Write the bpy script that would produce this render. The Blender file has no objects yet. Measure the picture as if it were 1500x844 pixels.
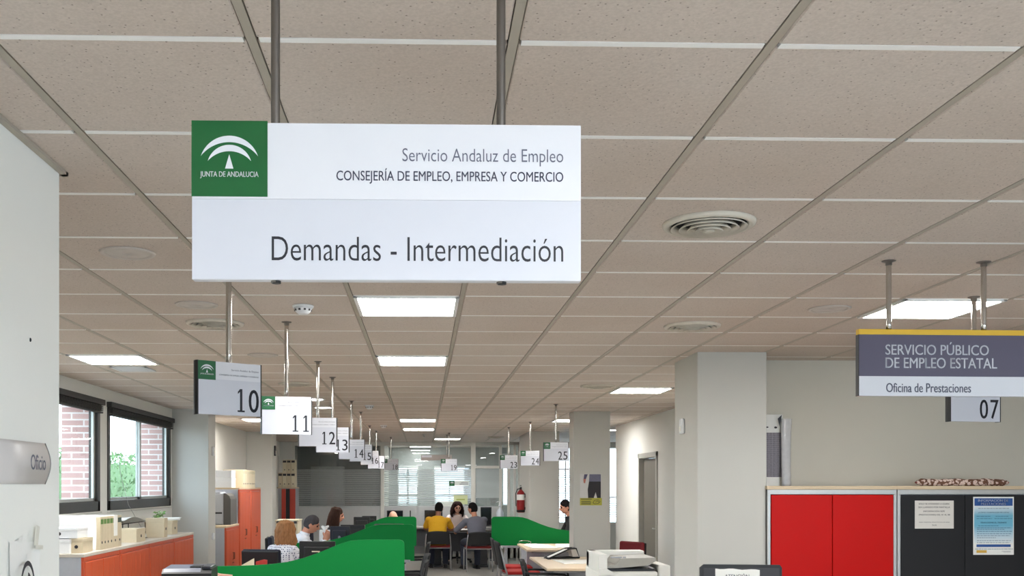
import bpy, bmesh, math, random
from mathutils import Vector, Matrix, Euler, noise
random.seed(7)
PI = math.pi
SC = bpy.context.scene
COL = SC.collection

# ------------------------------------------------------------------ camera
F_PX, CX, CY, CAM_Z, YAW = 1456.0, 661.0, 712.0, 1.62, math.radians(1.574)
CEIL = CAM_Z + 0.983
cam = bpy.data.cameras.new('camera')
cam.sensor_width = 36.0
cam.lens = 36.0 * F_PX / 1500.0
cam.shift_x = (750 - CX) / 1500.0
cam.shift_y = (CY - 422) / 1500.0
cam.clip_start, cam.clip_end = 0.05, 300
cam_ob = bpy.data.objects.new('camera', cam)
COL.objects.link(cam_ob)
cam_ob.location = (0, 0, CAM_Z)
cam_ob.rotation_euler = (PI / 2, 0, -YAW)
SC.camera = cam_ob

# ------------------------------------------------------------------ sky and exposure
SC.view_settings.view_transform = 'Standard'
SC.view_settings.look = 'None'
SC.view_settings.gamma = 1.0
SC.view_settings.use_curve_mapping = False
SC.view_settings.exposure = 1.15
SKY_STRENGTH = 3.7
LAMP_STRENGTH = 21.0
world = bpy.data.worlds.new('sky')
SC.world = world
world.use_nodes = True
bg = world.node_tree.nodes['Background']
bg.inputs[0].default_value = (0.68, 0.84, 1.0, 1)
bg.inputs[1].default_value = SKY_STRENGTH
XRW = 6.3
def portal(name, loc, rot, sx, sy):
    L = bpy.data.lights.new(name, 'AREA')
    L.shape = 'RECTANGLE'; L.size = sx; L.size_y = sy
    L.cycles.is_portal = True
    o = bpy.data.objects.new(name, L); COL.objects.link(o)
    o.location = loc; o.rotation_euler = rot
    return o
# daylight enters by the left windows, the windows behind the photographer, the far windows and an added right-hand gap
portal('daylight', (-3.60, 8.68, 1.9), (0, -PI / 2, 0), 1.06, 2.55)
portal('daylight', (-3.60, 11.45, 1.9), (0, -PI / 2, 0), 1.06, 2.5)
portal('daylight', (2.4, -4.05, 1.7), (PI / 2, 0, 0), 3.8, 1.6)
portal('daylight', (XRW + .05, -1.5, 1.65), (0, PI / 2, 0), 1.7, 3.4)  # sky light through the gap added in the unseen right wall

def at(px, py, Y):
    """world point at depth Y seen at photograph pixel (px, py)"""
    u = (px - CX) / F_PX; v = (py - CY) / F_PX
    dy = math.cos(YAW) - u * math.sin(YAW)
    dx = math.sin(YAW) + u * math.cos(YAW)
    t = Y / dy
    return Vector((dx * t, Y, CAM_Z - v * t))
def on_z(px, py, z=CEIL):
    """world point on the level plane z seen at pixel (px, py)"""
    v = (py - CY) / F_PX
    t = (CAM_Z - z) / v
    u = (px - CX) / F_PX
    return Vector(((math.sin(YAW) + u * math.cos(YAW)) * t, (math.cos(YAW) - u * math.sin(YAW)) * t, z))

# ------------------------------------------------------------------ materials
def lin(c):
    c = c / 255.0
    return c / 12.92 if c <= 0.04045 else ((c + 0.055) / 1.055) ** 2.4
def rgb(c): return (lin(c[0]), lin(c[1]), lin(c[2]), 1.0)
_M = {}
def mat(name, c, rough=0.5, metal=0.0, var=0.04, scale=30.0, bump=0.0, emit=0.0, stretch=None, spec=0.5):
    """principled surface whose colour wanders a little with a noise of its own"""
    if name in _M: return _M[name]
    m = bpy.data.materials.new(name); m.use_nodes = True
    nt = m.node_tree; b = nt.nodes['Principled BSDF']
    b.inputs['Roughness'].default_value = rough
    b.inputs['Metallic'].default_value = metal
    b.inputs['Specular IOR Level'].default_value = spec
    col = rgb(c)
    tc = nt.nodes.new('ShaderNodeTexCoord')
    src = tc.outputs['Object']
    if stretch:
        mp = nt.nodes.new('ShaderNodeMapping'); mp.inputs['Scale'].default_value = stretch
        nt.links.new(src, mp.inputs['Vector']); src = mp.outputs['Vector']
    nz = nt.nodes.new('ShaderNodeTexNoise')
    nz.inputs['Scale'].default_value = scale; nz.inputs['Detail'].default_value = 3
    nt.links.new(src, nz.inputs['Vector'])
    mx = nt.nodes.new('ShaderNodeMix'); mx.data_type = 'RGBA'
    mx.inputs[6].default_value = tuple(max(0, x * (1 - var)) for x in col[:3]) + (1,)
    mx.inputs[7].default_value = tuple(min(1, x * (1 + var)) for x in col[:3]) + (1,)
    nt.links.new(nz.outputs['Fac'], mx.inputs[0])
    nt.links.new(mx.outputs[2], b.inputs['Base Color'])
    if bump:
        bp = nt.nodes.new('ShaderNodeBump'); bp.inputs['Strength'].default_value = bump
        bp.inputs['Distance'].default_value = 0.002
        nt.links.new(nz.outputs['Fac'], bp.inputs['Height'])
        nt.links.new(bp.outputs['Normal'], b.inputs['Normal'])
    if emit:
        b.inputs['Emission Color'].default_value = col
        b.inputs['Emission Strength'].default_value = emit
    _M[name] = m
    return m
def glass_mat(name, tint, haze, gloss, rough=0.0):
    m = bpy.data.materials.new(name); m.use_nodes = True
    nt = m.node_tree; nt.nodes.clear()
    out = nt.nodes.new('ShaderNodeOutputMaterial')
    tr = nt.nodes.new('ShaderNodeBsdfTransparent'); tr.inputs[0].default_value = tint
    gl = nt.nodes.new('ShaderNodeBsdfGlossy'); gl.inputs['Roughness'].default_value = rough
    df = nt.nodes.new('ShaderNodeBsdfDiffuse'); df.inputs[0].default_value = (.75, .78, .78, 1)
    tl = nt.nodes.new('ShaderNodeBsdfTranslucent'); tl.inputs[0].default_value = (.75, .78, .78, 1)
    nz = nt.nodes.new('ShaderNodeTexNoise'); nz.inputs['Scale'].default_value = 3
    mr = nt.nodes.new('ShaderNodeMapRange'); mr.inputs[3].default_value = haze * .85; mr.inputs[4].default_value = haze * 1.15
    nt.links.new(nz.outputs['Fac'], mr.inputs[0])
    a = nt.nodes.new('ShaderNodeMixShader'); a.inputs[0].default_value = .5
    nt.links.new(df.outputs[0], a.inputs[1]); nt.links.new(tl.outputs[0], a.inputs[2])
    h = nt.nodes.new('ShaderNodeMixShader')
    nt.links.new(mr.outputs[0], h.inputs[0]); nt.links.new(tr.outputs[0], h.inputs[1]); nt.links.new(a.outputs[0], h.inputs[2])
    g = nt.nodes.new('ShaderNodeMixShader'); g.inputs[0].default_value = gloss
    nt.links.new(h.outputs[0], g.inputs[1]); nt.links.new(gl.outputs[0], g.inputs[2])
    nt.links.new(g.outputs[0], out.inputs[0])
    return m
def emit_mat(name, c, s):
    m = bpy.data.materials.new(name); m.use_nodes = True
    b = m.node_tree.nodes['Principled BSDF']
    b.inputs['Base Color'].default_value = (.9, .9, .9, 1)
    b.inputs['Emission Color'].default_value = c
    b.inputs['Emission Strength'].default_value = s
    return m

# ------------------------------------------------------------------ mesh helpers
class MB:
    def __init__(s): s.v = []; s.f = []; s.m = []; s.sm = []
    def add(s, vs, fs, m=0, smooth=False, M=None):
        n = len(s.v)
        for p in vs:
            p = Vector(p)
            s.v.append(M @ p if M else p)
        for f in fs:
            s.f.append(tuple(i + n for i in f)); s.m.append(m); s.sm.append(smooth)
        return s
    def bm(s, b, m=0, smooth=False, M=None):
        b.verts.ensure_lookup_table(); b.verts.index_update()
        s.add([v.co.copy() for v in b.verts], [[v.index for v in f.verts] for f in b.faces], m, smooth, M)
        b.free(); return s
    def box(s, x0, x1, y0, y1, z0, z1, bev=0.0, m=0, seg=2, M=None):
        b = bmesh.new()
        bmesh.ops.create_cube(b, size=1)
        for v in b.verts:
            v.co = Vector(((x0 + x1) / 2 + v.co.x * (x1 - x0), (y0 + y1) / 2 + v.co.y * (y1 - y0), (z0 + z1) / 2 + v.co.z * (z1 - z0)))
        if bev:
            bmesh.ops.bevel(b, geom=b.edges[:], offset=min(bev, .49 * min(abs(x1 - x0), abs(y1 - y0), abs(z1 - z0))), segments=seg, affect='EDGES', profile=.5)
        return s.bm(b, m, False, M)
    def lathe(s, prof, n=32, m=0, smooth=True, M=None):
        """prof: list of (r, z) turned about z"""
        vs, fs = [], []
        for r, z in prof:
            for i in range(n):
                a = 2 * PI * i / n
                vs.append((r * math.cos(a), r * math.sin(a), z))
        for j in range(len(prof) - 1):
            for i in range(n):
                k = (i + 1) % n
                fs.append((j * n + i, j * n + k, (j + 1) * n + k, (j + 1) * n + i))
        L = (len(prof) - 1) * n
        for i in range(n):                                   # the profile is a closed ring
            k = (i + 1) % n
            fs.append((L + i, L + k, k, i))
        return s.add(vs, fs, m, smooth, M)
    def tube(s, pts, r, n=12, m=0, M=None, radii=None, flat=1.0, up=None):
        """round bar through pts, radii may differ per point"""
        pts = [Vector(p) for p in pts]; vs, fs = [], []
        ref = Vector(up) if up else None
        for i, p in enumerate(pts):
            d = (pts[min(i + 1, len(pts) - 1)] - pts[max(i - 1, 0)]).normalized()
            if ref is None:
                ref = Vector((0, 0, 1)) if abs(d.z) < .9 else Vector((1, 0, 0))
            u = (ref - d * ref.dot(d)).normalized(); w = d.cross(u); ref = u
            rr = radii[i] if radii else r
            for k in range(n):
                a = 2 * PI * k / n
                vs.append(p + u * (rr * math.cos(a)) * flat + w * (rr * math.sin(a)))
        for j in range(len(pts) - 1):
            for k in range(n):
                q = (k + 1) % n
                fs.append((j * n + k, j * n + q, (j + 1) * n + q, (j + 1) * n + k))
        fs.append(tuple(reversed(range(n)))); fs.append(tuple(range((len(pts) - 1) * n, len(pts) * n)))
        return s.add(vs, fs, m, True, M)
    def prism(s, poly, y0, y1, m=0, M=None, axis='y'):
        """poly in (x, z), pushed from y0 to y1"""
        n = len(poly)
        if axis == 'y': vs = [(x, y0, z) for x, z in poly] + [(x, y1, z) for x, z in poly]
        elif axis == 'x': vs = [(y0, x, z) for x, z in poly] + [(y1, x, z) for x, z in poly]
        else: vs = [(x, z, y0) for x, z in poly] + [(x, z, y1) for x, z in poly]
        fs = [tuple(range(n)), tuple(range(2 * n - 1, n - 1, -1))]
        for i in range(n):
            k = (i + 1) % n
            fs.append((i, i + n, k + n, k))
        return s.add(vs, fs, m, False, M)
    def ell(s, c, r, m=0, M=None, n=3):
        b = bmesh.new(); bmesh.ops.create_icosphere(b, subdivisions=n, radius=1)
        for v in b.verts: v.co = Vector((c[0] + v.co.x * r[0], c[1] + v.co.y * r[1], c[2] + v.co.z * r[2]))
        return s.bm(b, m, True, M)
    def build(s, name, mats, parent=None, loc=None, rotz=0.0):
        me = bpy.data.meshes.new(name)
        me.from_pydata([tuple(p) for p in s.v], [], s.f)
        if not isinstance(mats, (list, tuple)): mats = [mats]
        for m in mats: me.materials.append(m)
        me.polygons.foreach_set('material_index', s.m)
        me.polygons.foreach_set('use_smooth', s.sm)
        b = bmesh.new(); b.from_mesh(me)
        bmesh.ops.recalc_face_normals(b, faces=b.faces[:]); b.to_mesh(me); b.free()
        me.update()
        o = bpy.data.objects.new(name, me); COL.objects.link(o)
        if parent: o.parent = parent
        if loc is not None: o.location = loc
        o.rotation_euler = (0, 0, rotz)
        return o
def tag(o, label=None, cat=None, group=None, kind=None):
    if label: o['label'] = label
    if cat: o['category'] = cat
    if group: o['group'] = group
    if kind: o['kind'] = kind
    return o
def thing(name, label, cat, loc=(0, 0, 0), rotz=0.0, group=None):
    o = bpy.data.objects.new(name, None); COL.objects.link(o)
    o.empty_display_size = .05
    o.location = loc; o.rotation_euler = (0, 0, rotz)
    return tag(o, label, cat, group)
def struct(name, mb, m, label=None):
    o = mb.build(name, m); o['kind'] = 'structure'
    if label: o['label'] = label
    return o
def dup(root, loc, rotz, label, group=None):
    """copy a thing, its parts and their sub-parts"""
    r = root.copy(); COL.objects.link(r); r.location = loc; r.rotation_euler = (0, 0, rotz)
    r['label'] = label
    if group: r['group'] = group
    for ch in list(root.children):
        c = ch.copy(); COL.objects.link(c); c.parent = r
        for g in list(ch.children):
            d = g.copy(); COL.objects.link(d); d.parent = c
    return r
def evaluated(o):
    dg = bpy.context.evaluated_depsgraph_get(); dg.update()
    return bpy.data.meshes.new_from_object(o.evaluated_get(dg))
def text_mb(body, x0, x1, z0, z1, y, mb=None, m=0, weight=0.0, ext=0.0006):
    """lettering in the xz plane facing -y, fitted to the box x0..x1, z0..z1"""
    c = bpy.data.curves.new('t', 'FONT'); c.body = body; c.size = 1; c.offset = min(weight, 0); c.resolution_u = 4
    o = bpy.data.objects.new('t', c); COL.objects.link(o)
    me = evaluated(o)
    xs = [v.co.x for v in me.vertices]; ys = [v.co.y for v in me.vertices]
    ax, bx, ay, by = min(xs), max(xs), min(ys), max(ys)
    sx = (x1 - x0) / (bx - ax); sz = (z1 - z0) / (by - ay)
    mb = mb or MB()
    n = len(me.vertices)
    vs = [(x0 + (v.co.x - ax) * sx, y, z0 + (v.co.y - ay) * sz) for v in me.vertices]
    vs += [(p[0], y + ext, p[2]) for p in vs]
    fs = [tuple(p.vertices) for p in me.polygons]
    cnt = {}
    for f in fs:
        for a, b in zip(f, f[1:] + f[:1]):
            cnt[(a, b)] = 1
    side = [(a, b, b + n, a + n) for (a, b) in cnt if (b, a) not in cnt]
    for k in ((0,) if weight <= 0 else (-1, 0, 1)):               # heavier strokes: the letters struck three times
        mb.add([(p[0] + k * weight * .5 * sz, p[1] - abs(k) * .00002, p[2]) for p in vs], fs + side, m)
    bpy.data.objects.remove(o); bpy.data.curves.remove(c); bpy.data.meshes.remove(me)
    return mb

# ------------------------------------------------------------------ palette
WALL = mat('wall_paint', (226, 225, 219), .8, var=.02, scale=3, bump=.15)
WALL_N = mat('wall_paint_lightened', (240, 241, 236), .8, var=.015, scale=3, bump=.15)  # wall paint lightened for the near wall, in place of stronger light
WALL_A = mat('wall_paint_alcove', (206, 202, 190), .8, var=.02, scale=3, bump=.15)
PILLAR = mat('pillar_paint', (196, 195, 189), .75, var=.02, scale=4, bump=.15)
WHITE = mat('white_enamel', (226, 228, 230), .4)
SIGN_W = mat('sign_white', (219, 220, 226), .35, var=.01)
SIGN_G = mat('sign_pale_grey', (204, 206, 215), .35, var=.01)
GREEN = mat('sign_green', (10, 92, 44), .35, var=.03)
GREEN_EDGE = mat('sign_green_edge', (120, 165, 130), .5)
INK = mat('ink_black', (26, 26, 36), .5)
INK_GREY = mat('ink_grey', (92, 94, 112), .5)
INK_VIOLET = mat('ink_slate', (72, 74, 96), .5)
CHROME = mat('chrome', (200, 196, 190), .16, 1.0, var=.05, scale=15, bump=.3)
POLE_DARK = mat('brushed_steel', (128, 124, 120), .38, 1.0, var=.08, scale=40, stretch=(1, 1, .08))
BLACK = mat('black_plastic', (20, 20, 22), .45)
DARKGREY = mat('dark_grey_plastic', (52, 52, 56), .5)
GREYP = mat('grey_plastic', (150, 152, 156), .5)
WOOD = mat('light_wood', (206, 186, 156), .5, var=.08, scale=6, stretch=(1, 14, 14))
ALU = mat('brushed_aluminium', (190, 190, 188), .4, .6, var=.03)
PAPER = mat('paper', (238, 238, 234), .8, var=.02)
CREAM = mat('cream_card', (214, 204, 178), .75, var=.05)
# ================================================================== THE SETTING
GX0, GXP, GY0, GYP = -0.38, 0.578, 2.2015, 0.5885
def gx(k): return GX0 + GXP * k
def gy(k): return GY0 + GYP * k
XL, XR, YB, YF = -3.22, 6.3, -4.0, 25.6

def tile_material():
    m = bpy.data.materials.new('mineral_fibre_tile'); m.use_nodes = True
    nt = m.node_tree; b = nt.nodes['Principled BSDF']; b.inputs['Roughness'].default_value = .9
    b.inputs['Specular IOR Level'].default_value = .2
    tc = nt.nodes.new('ShaderNodeTexCoord')
    n1 = nt.nodes.new('ShaderNodeTexNoise'); n1.inputs['Scale'].default_value = 140; n1.inputs['Detail'].default_value = 2
    n2 = nt.nodes.new('ShaderNodeTexNoise'); n2.inputs['Scale'].default_value = 1.1; n2.inputs['Detail'].default_value = 2
    v = nt.nodes.new('ShaderNodeTexVoronoi'); v.inputs['Scale'].default_value = 55; v.inputs['Randomness'].default_value = 1
    for n in (n1, n2, v): nt.links.new(tc.outputs['Object'], n.inputs['Vector'])
    r = nt.nodes.new('ShaderNodeValToRGB')
    r.color_ramp.elements[0].position = .36; r.color_ramp.elements[0].color = rgb((200, 188, 178))
    r.color_ramp.elements[1].position = .66; r.color_ramp.elements[1].color = rgb((210, 198, 188))
    nt.links.new(n1.outputs['Fac'], r.inputs[0])
    pit = nt.nodes.new('ShaderNodeValToRGB')
    pit.color_ramp.elements[0].position = .07; pit.color_ramp.elements[0].color = (.45, .43, .42, 1)
    pit.color_ramp.elements[1].position = .17; pit.color_ramp.elements[1].color = (1, 1, 1, 1)
    nt.links.new(v.outputs['Distance'], pit.inputs[0])
    mu = nt.nodes.new('ShaderNodeMix'); mu.data_type = 'RGBA'; mu.blend_type = 'MULTIPLY'; mu.inputs[0].default_value = 1
    nt.links.new(r.outputs[0], mu.inputs[6]); nt.links.new(pit.outputs[0], mu.inputs[7])
    st = nt.nodes.new('ShaderNodeValToRGB')
    st.color_ramp.elements[0].position = .3; st.color_ramp.elements[0].color = (.93, .9, .87, 1)
    st.color_ramp.elements[1].position = .6; st.color_ramp.elements[1].color = (1, 1, 1, 1)
    nt.links.new(n2.outputs['Fac'], st.inputs[0])
    mu2 = nt.nodes.new('ShaderNodeMix'); mu2.data_type = 'RGBA'; mu2.blend_type = 'MULTIPLY'; mu2.inputs[0].default_value = .8
    nt.links.new(mu.outputs[2], mu2.inputs[6]); nt.links.new(st.outputs[0], mu2.inputs[7])
    nt.links.new(mu2.outputs[2], b.inputs['Base Color'])
    bp = nt.nodes.new('ShaderNodeBump'); bp.inputs['Strength'].default_value = .35; bp.inputs['Distance'].default_value = .002
    nt.links.new(v.outputs['Distance'], bp.inputs['Height']); nt.links.new(bp.outputs['Normal'], b.inputs['Normal'])
    return m
TILE = tile_material()
TEE_WHITE = mat('tee_white', (244, 243, 240), .5, var=.02)
TEE_GREY = mat('tee_beige', (172, 164, 150), .55, var=.06, scale=8)
GAP = mat('ceiling_void', (70, 62, 54), .9)

cb = MB(); tw = MB(); tg = MB()
kx0, kx1 = -5, 12; ky0, ky1 = -11, 40
for i in range(kx0, kx1):
    for j in range(ky0, ky1):
        x0, x1 = max(gx(i) + .013, XL), min(gx(i + 1) - .013, XR)
        y0, y1 = max(gy(j) + .011, YB), min(gy(j + 1) - .011, YF)
        if x1 - x0 < .02 or y1 - y0 < .02: continue
        e = .0035
        cb.add([(x0, y0, CEIL + .012), (x1, y0, CEIL + .012), (x1, y1, CEIL + .012), (x0, y1, CEIL + .012),
                (x0, y0, CEIL + e), (x1, y0, CEIL + e), (x1, y1, CEIL + e), (x0, y1, CEIL + e),
                (x0 + e, y0 + e, CEIL), (x1 - e, y0 + e, CEIL), (x1 - e, y1 - e, CEIL), (x0 + e, y1 - e, CEIL)],
               [(0, 1, 5, 4), (1, 2, 6, 5), (2, 3, 7, 6), (3, 0, 4, 7), (4, 5, 9, 8), (5, 6, 10, 9), (6, 7, 11, 10), (7, 4, 8, 11), (8, 9, 10, 11)])
        if j > ky0:                                            # white cross tee, short of the runners
            tw.box(gx(i) + .018 if gx(i) > XL else XL, min(gx(i + 1) - .018, XR), gy(j) - .0105, gy(j) + .0105, CEIL - .0005, CEIL + .008)
cb.box(XL - .2, XR + .2, YB - .2, YF + .2, CEIL + .012, CEIL + .1, m=1)
for i in range(kx0 + 1, kx1):
    tg.box(gx(i) - .0105, gx(i) + .0105, YB, YF, CEIL + .001, CEIL + .009)
struct('ceiling', cb, [TILE, GAP])
struct('trim_1', tw, TEE_WHITE, 'white cross tees of the suspended ceiling')
struct('trim_2', tg, TEE_GREY, 'beige main runners of the suspended ceiling')

FLOOR = mat('terrazzo', (178, 174, 168), .22, var=.12, scale=60)
struct('floor', MB().box(XL - .3, XR + .3, YB - .2, YF + .2, -.1, 0), FLOOR)

T = CEIL + .012
# wall with the wall sign, close on the left
struct('wall_left', MB().box(-1.46, -1.135, YB, 3.13, 0, T, .004), WALL_N)
struct('trim_3', MB().box(-1.134, -1.115, YB, 3.15, CEIL - .012, CEIL - .001).box(-1.48, -1.115, 3.131, 3.15, CEIL - .012, CEIL - .001), TEE_GREY, 'metal angle along the top of the near wall')
# window wall
WY = [(7.40, 9.95), (10.20, 12.70)]; WZ0, WZ1 = 1.37, 2.44
wl = MB()
x0, x1 = XL - .08, XL
wl.box(x0, x1, 3.13, WY[0][0], 0, T); wl.box(x0, x1, WY[0][1], WY[1][0], 0, T); wl.box(x0, x1, WY[1][1], YF, 0, T)
for a, b in WY:
    wl.box(x0, x1, a, b, 0, WZ0); wl.box(x0, x1, a, b, WZ1, T)
wl.box(-3.48, -1.46, 2.98, 3.13, 0, T)
struct('wall_window_side', wl, WALL)
struct('pillar', MB().box(XL, -2.755, 12.80, 13.22, 0, T, .006), PILLAR, 'pillar between the windows and the tall orange cabinets')
struct('wall_back_left', MB().box(XL, -2.75, 18.12, 18.6, 0, T, .006), WALL)
# right-hand pillars
p = on_z(1016, 516); struct('pillar', MB().box(2.005, 2.52, 7.24, 7.90, 0, T, .008), PILLAR, 'nearest pillar, left of the red cabinet')
struct('pillar', MB().box(1.965, 2.452, 13.02, 13.40, 0, T, .008), PILLAR, 'pillar with the poster of a person in dark trousers')
struct('pillar', MB().box(1.90, 2.44, 17.85, 19.75, 0, T, .008), PILLAR, 'far pillar with the fire extinguisher')
# alcove wall behind the cabinets and wall with the door
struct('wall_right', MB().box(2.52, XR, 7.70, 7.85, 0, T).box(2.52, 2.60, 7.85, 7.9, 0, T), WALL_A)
dr = MB(); DX = 3.17
dr.box(DX, DX + .12, 7.85, 13.45, 0, T).box(DX, DX + .12, 14.5, 16.35, 0, T).box(DX, DX + .12, 13.45, 14.5, 2.03, T)
struct('wall_door_side', dr, WALL)
DFR = mat('door_frame_paint', (176, 174, 166), .5)
fr = MB().box(DX - .02, DX + .13, 13.39, 13.46, 0, 2.09, .004).box(DX - .02, DX + .13, 14.49, 14.56, 0, 2.09, .004).box(DX - .02, DX + .13, 13.39, 14.56, 2.02, 2.09, .004)
d1 = struct('door_1', fr, DFR, 'grey framed doorway in the right-hand wall')
MB().box(DX + .05, DX + .09, 13.47, 14.48, .01, 2.01, .004).build('door_leaf', mat('door_leaf', (112, 108, 100), .5), d1)
hb = MB().tube([(DX + .05, 13.58, 1.03), (DX + .0, 13.58, 1.03), (DX + .0, 13.70, 1.03)], .009); hb.build('handle', ALU, d1)
struct('wall_outer_right', MB().box(XR, XR + .2, 0.2, YF, 0, T).box(XR, XR + .2, YB, -3.2, 0, T).box(XR, XR + .2, -3.2, 0.2, 0, .8).box(XR, XR + .2, -3.2, 0.2, 2.5, T), WALL)  # unseen window gap added here to brighten the left wall and ceiling
# rear wall with a window band behind the photographer
struct('wall_rear', MB().box(-1.46, XR, YB - .2, YB, 0, .9).box(-1.46, XR, YB - .2, YB, 2.5, T).box(-1.46, .5, YB - .2, YB, .9, 2.5).box(4.3, XR, YB - .2, YB, .9, 2.5), WALL)

# ------------------------------------------------------------------ left windows
FRAME = mat('dark_bronze_aluminium', (48, 44, 40), .42, .4)
SASH = mat('window_sash_aluminium', (176, 178, 174), .4, .3)
PANE = glass_mat('window_glass', (.96, .98, .97, 1), .02, .05)
BLIND = mat('blind_dark', (44, 40, 38), .6)
for n, (a, b) in enumerate(WY, 1):
    f = MB(); X = XL - .02; t = .07
    f.box(X - .06, XL + .012, a, b, WZ0, WZ0 + .10, .004).box(X - .06, XL + .012, a, b, WZ1 - .05, WZ1, .004)
    f.box(X - .06, XL + .012, a, a + t, WZ0, WZ1, .004).box(X - .06, XL + .012, b - t, b, WZ0, WZ1, .004)
    w = struct('window_%d' % n, f, FRAME, 'dark framed sliding window %s' % ('nearest the camera' if n == 1 else 'beside the pillar'))
    mid = a + (b - a) * .5
    s = MB()
    for (c, d, o) in ((a + t, mid + .03, -.05), (mid - .03, b - t, -.02)):
        s.box(X + o, X + o + .025, c, c + .05, WZ0 + .10, WZ1 - .05, .003).box(X + o, X + o + .025, d - .05, d, WZ0 + .10, WZ1 - .05, .003)
        s.box(X + o, X + o + .025, c, d, WZ0 + .10, WZ0 + .13, .003).box(X + o, X + o + .025, c, d, WZ1 - .08, WZ1 - .05, .003)
    s.build('window_frame', SASH, w)
    g = MB()
    for (c, d, o) in ((a + t + .04, mid - .0, -.038), (mid + .0, b - t - .04, -.008)):
        g.box(X + o, X + o + .004, c, d, WZ0 + .12, WZ1 - .07)
    g.build('window_pane', PANE, w)
    bl = MB().box(XL + .004, XL + .055, a - .03, b + .03, WZ1 - .02, WZ1 + .035, .004)
    k = 0; z = WZ1 - .03
    while z > WZ1 - .075:
        bl.box(XL + .006, XL + .05, a + .02, b - .02, z - .006, z, .0015); z -= .011
    bl.box(XL + .008, XL + .048, a + .02, b - .02, z - .018, z - .002, .003)
    o = bl.build('venetian_blind', BLIND); tag(o, 'dark blind drawn up over the %s' % ('nearer left window' if n == 1 else 'farther left window, by the pillar'), 'blind')
    cy = a + .12
    MB().tube([(XL + .052, cy, WZ1 - .1), (XL + .06, cy + .12, 1.75), (XL + .06, cy + .40, 1.42), (XL + .10, cy + .75, 1.16)], .0025, 6).build('cord', mat('cord_grey', (170, 170, 168), .7), o)
    struct('trim_%d' % (n + 3), MB().box(XL - .2, XL + .03, a, b, WZ0 - .02, WZ0, .004), PILLAR, 'window sill')

# ------------------------------------------------------------------ outside the windows
def brick_material():
    m = bpy.data.materials.new('brick'); m.use_nodes = True
    nt = m.node_tree; b = nt.nodes['Principled BSDF']; b.inputs['Roughness'].default_value = .9
    tc = nt.nodes.new('ShaderNodeTexCoord'); mp = nt.nodes.new('ShaderNodeMapping')
    mp.inputs['Rotation'].default_value = (PI / 2, 0, 0)
    br = nt.nodes.new('ShaderNodeTexBrick')
    br.inputs['Color1'].default_value = rgb((166, 130, 124)); br.inputs['Color2'].default_value = rgb((186, 150, 144)); br.inputs['Mortar'].default_value = rgb((204, 194, 190))
    br.inputs['Scale'].default_value = 1; br.inputs['Brick Width'].default_value = .24; br.inputs['Row Height'].default_value = .065; br.inputs['Mortar Size'].default_value = .008
    nt.links.new(tc.outputs['Object'], mp.inputs['Vector']); nt.links.new(mp.outputs['Vector'], br.inputs['Vector'])
    nt.links.new(br.outputs['Color'], b.inputs['Base Color'])
    return m
BRICK = brick_material()
bk = MB()
for y0, y1 in ((7.1, 7.42), (9.92, 10.23), (12.67, 13.3)):
    bk.box(XL - .36, XL - .082, y0, y1, 0, 3.4)
bk.box(XL - .36, XL - .082, 7.1, 13.3, 0, WZ0 - .03).box(XL - .36, XL - .082, 7.1, 13.3, WZ1 + .06, 3.4)
struct('wall_outside_brick', bk, BRICK)
struct('ground_outside', MB().box(-40, XL - .27, -20, 60, -.3, -.2), mat('paving_outside', (170, 166, 158), .9))
LEAF = mat('hedge_leaf', (92, 120, 74), .8, var=.3, scale=6)
hd = MB()
hd.box(-7.6, -6.7, 8, 42, -.2, 2.1, m=0)
for i in range(9000):
    y = random.uniform(8, 42); s = random.choice((0, 0, 1))
    x, z = (-6.66 + random.uniform(-.06, .16), random.uniform(-.1, 2.35)) if s == 0 else (random.uniform(-7.6, -6.6), 2.12 + random.uniform(-.05, .28))
    r = random.uniform(.03, .07); M = Matrix.Translation((x, y, z)) @ Euler((random.uniform(0, 6), random.uniform(0, 6), random.uniform(0, 6))).to_matrix().to_4x4()
    hd.add([(-r, 0, 0), (0, -r * .5, 0), (r, 0, .01), (0, r * .5, 0)], [(0, 1, 2, 3)], 0, False, M)
tag(hd.build('hedge', LEAF), 'green clipped hedge outside the left windows', 'hedge', kind='stuff')

# ------------------------------------------------------------------ glazed partition at the far end
PY = 22.3
def px_x(px, Y=PY): return at(px, 700, Y).x
def py_z(py, Y=PY, px=620): return at(px, py, Y).z
CLEAR = glass_mat('partition_glass', (.94, .97, .96, 1), .10, .08)
FROST = glass_mat('frosted_film', (.9, .93, .92, 1), .72, .03, .3)
PANEL = mat('partition_panel', (196, 198, 198), .5)
PFRAME = mat('partition_frame', (226, 224, 216), .45)
GPL = [(432, 560), (563, 691), (696, 733)]
pf = MB()
xa, xb = px_x(428), px_x(735)
pf.box(xa, xb, PY - .03, PY + .03, CEIL - .085, CEIL)
for q0, q1 in ((557.5, 563), (690, 696.5), (428, 432), (731, 735)):
    pf.box(px_x(q0), px_x(q1), PY - .04, PY + .04, 0, CEIL, .004)
pf.box(px_x(696), px_x(733), PY - .03, PY + .03, py_z(686.5), py_z(682.5))
pf.box(xa, xb, PY - .03, PY + .03, 0, .1)
gp = struct('wall_glass_partition', pf, PFRAME, 'glazed partition with frosted stripes at the far end')
zf0, zf1 = py_z(742), py_z(687)
g = MB(); fb = MB(); sp = MB()
for q0, q1 in GPL:
    a, b = px_x(q0), px_x(q1)
    g.box(a, b, PY - .004, PY + .004, zf0, CEIL - .08)
    sp.box(a, b, PY - .02, PY + .02, .1, zf0, .003)
    z = zf0; n = 20; st = (zf1 - zf0) / n
    if q0 == 696:
        fb.box(a, b, PY - .007, PY - .0045, zf0 + .19, py_z(687)); continue
    for k in range(n):
        fb.box(a, b, PY - .007, PY - .0045, zf0 + k * st, zf0 + k * st + st * (.66 if k > 3 else .5))
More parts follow.
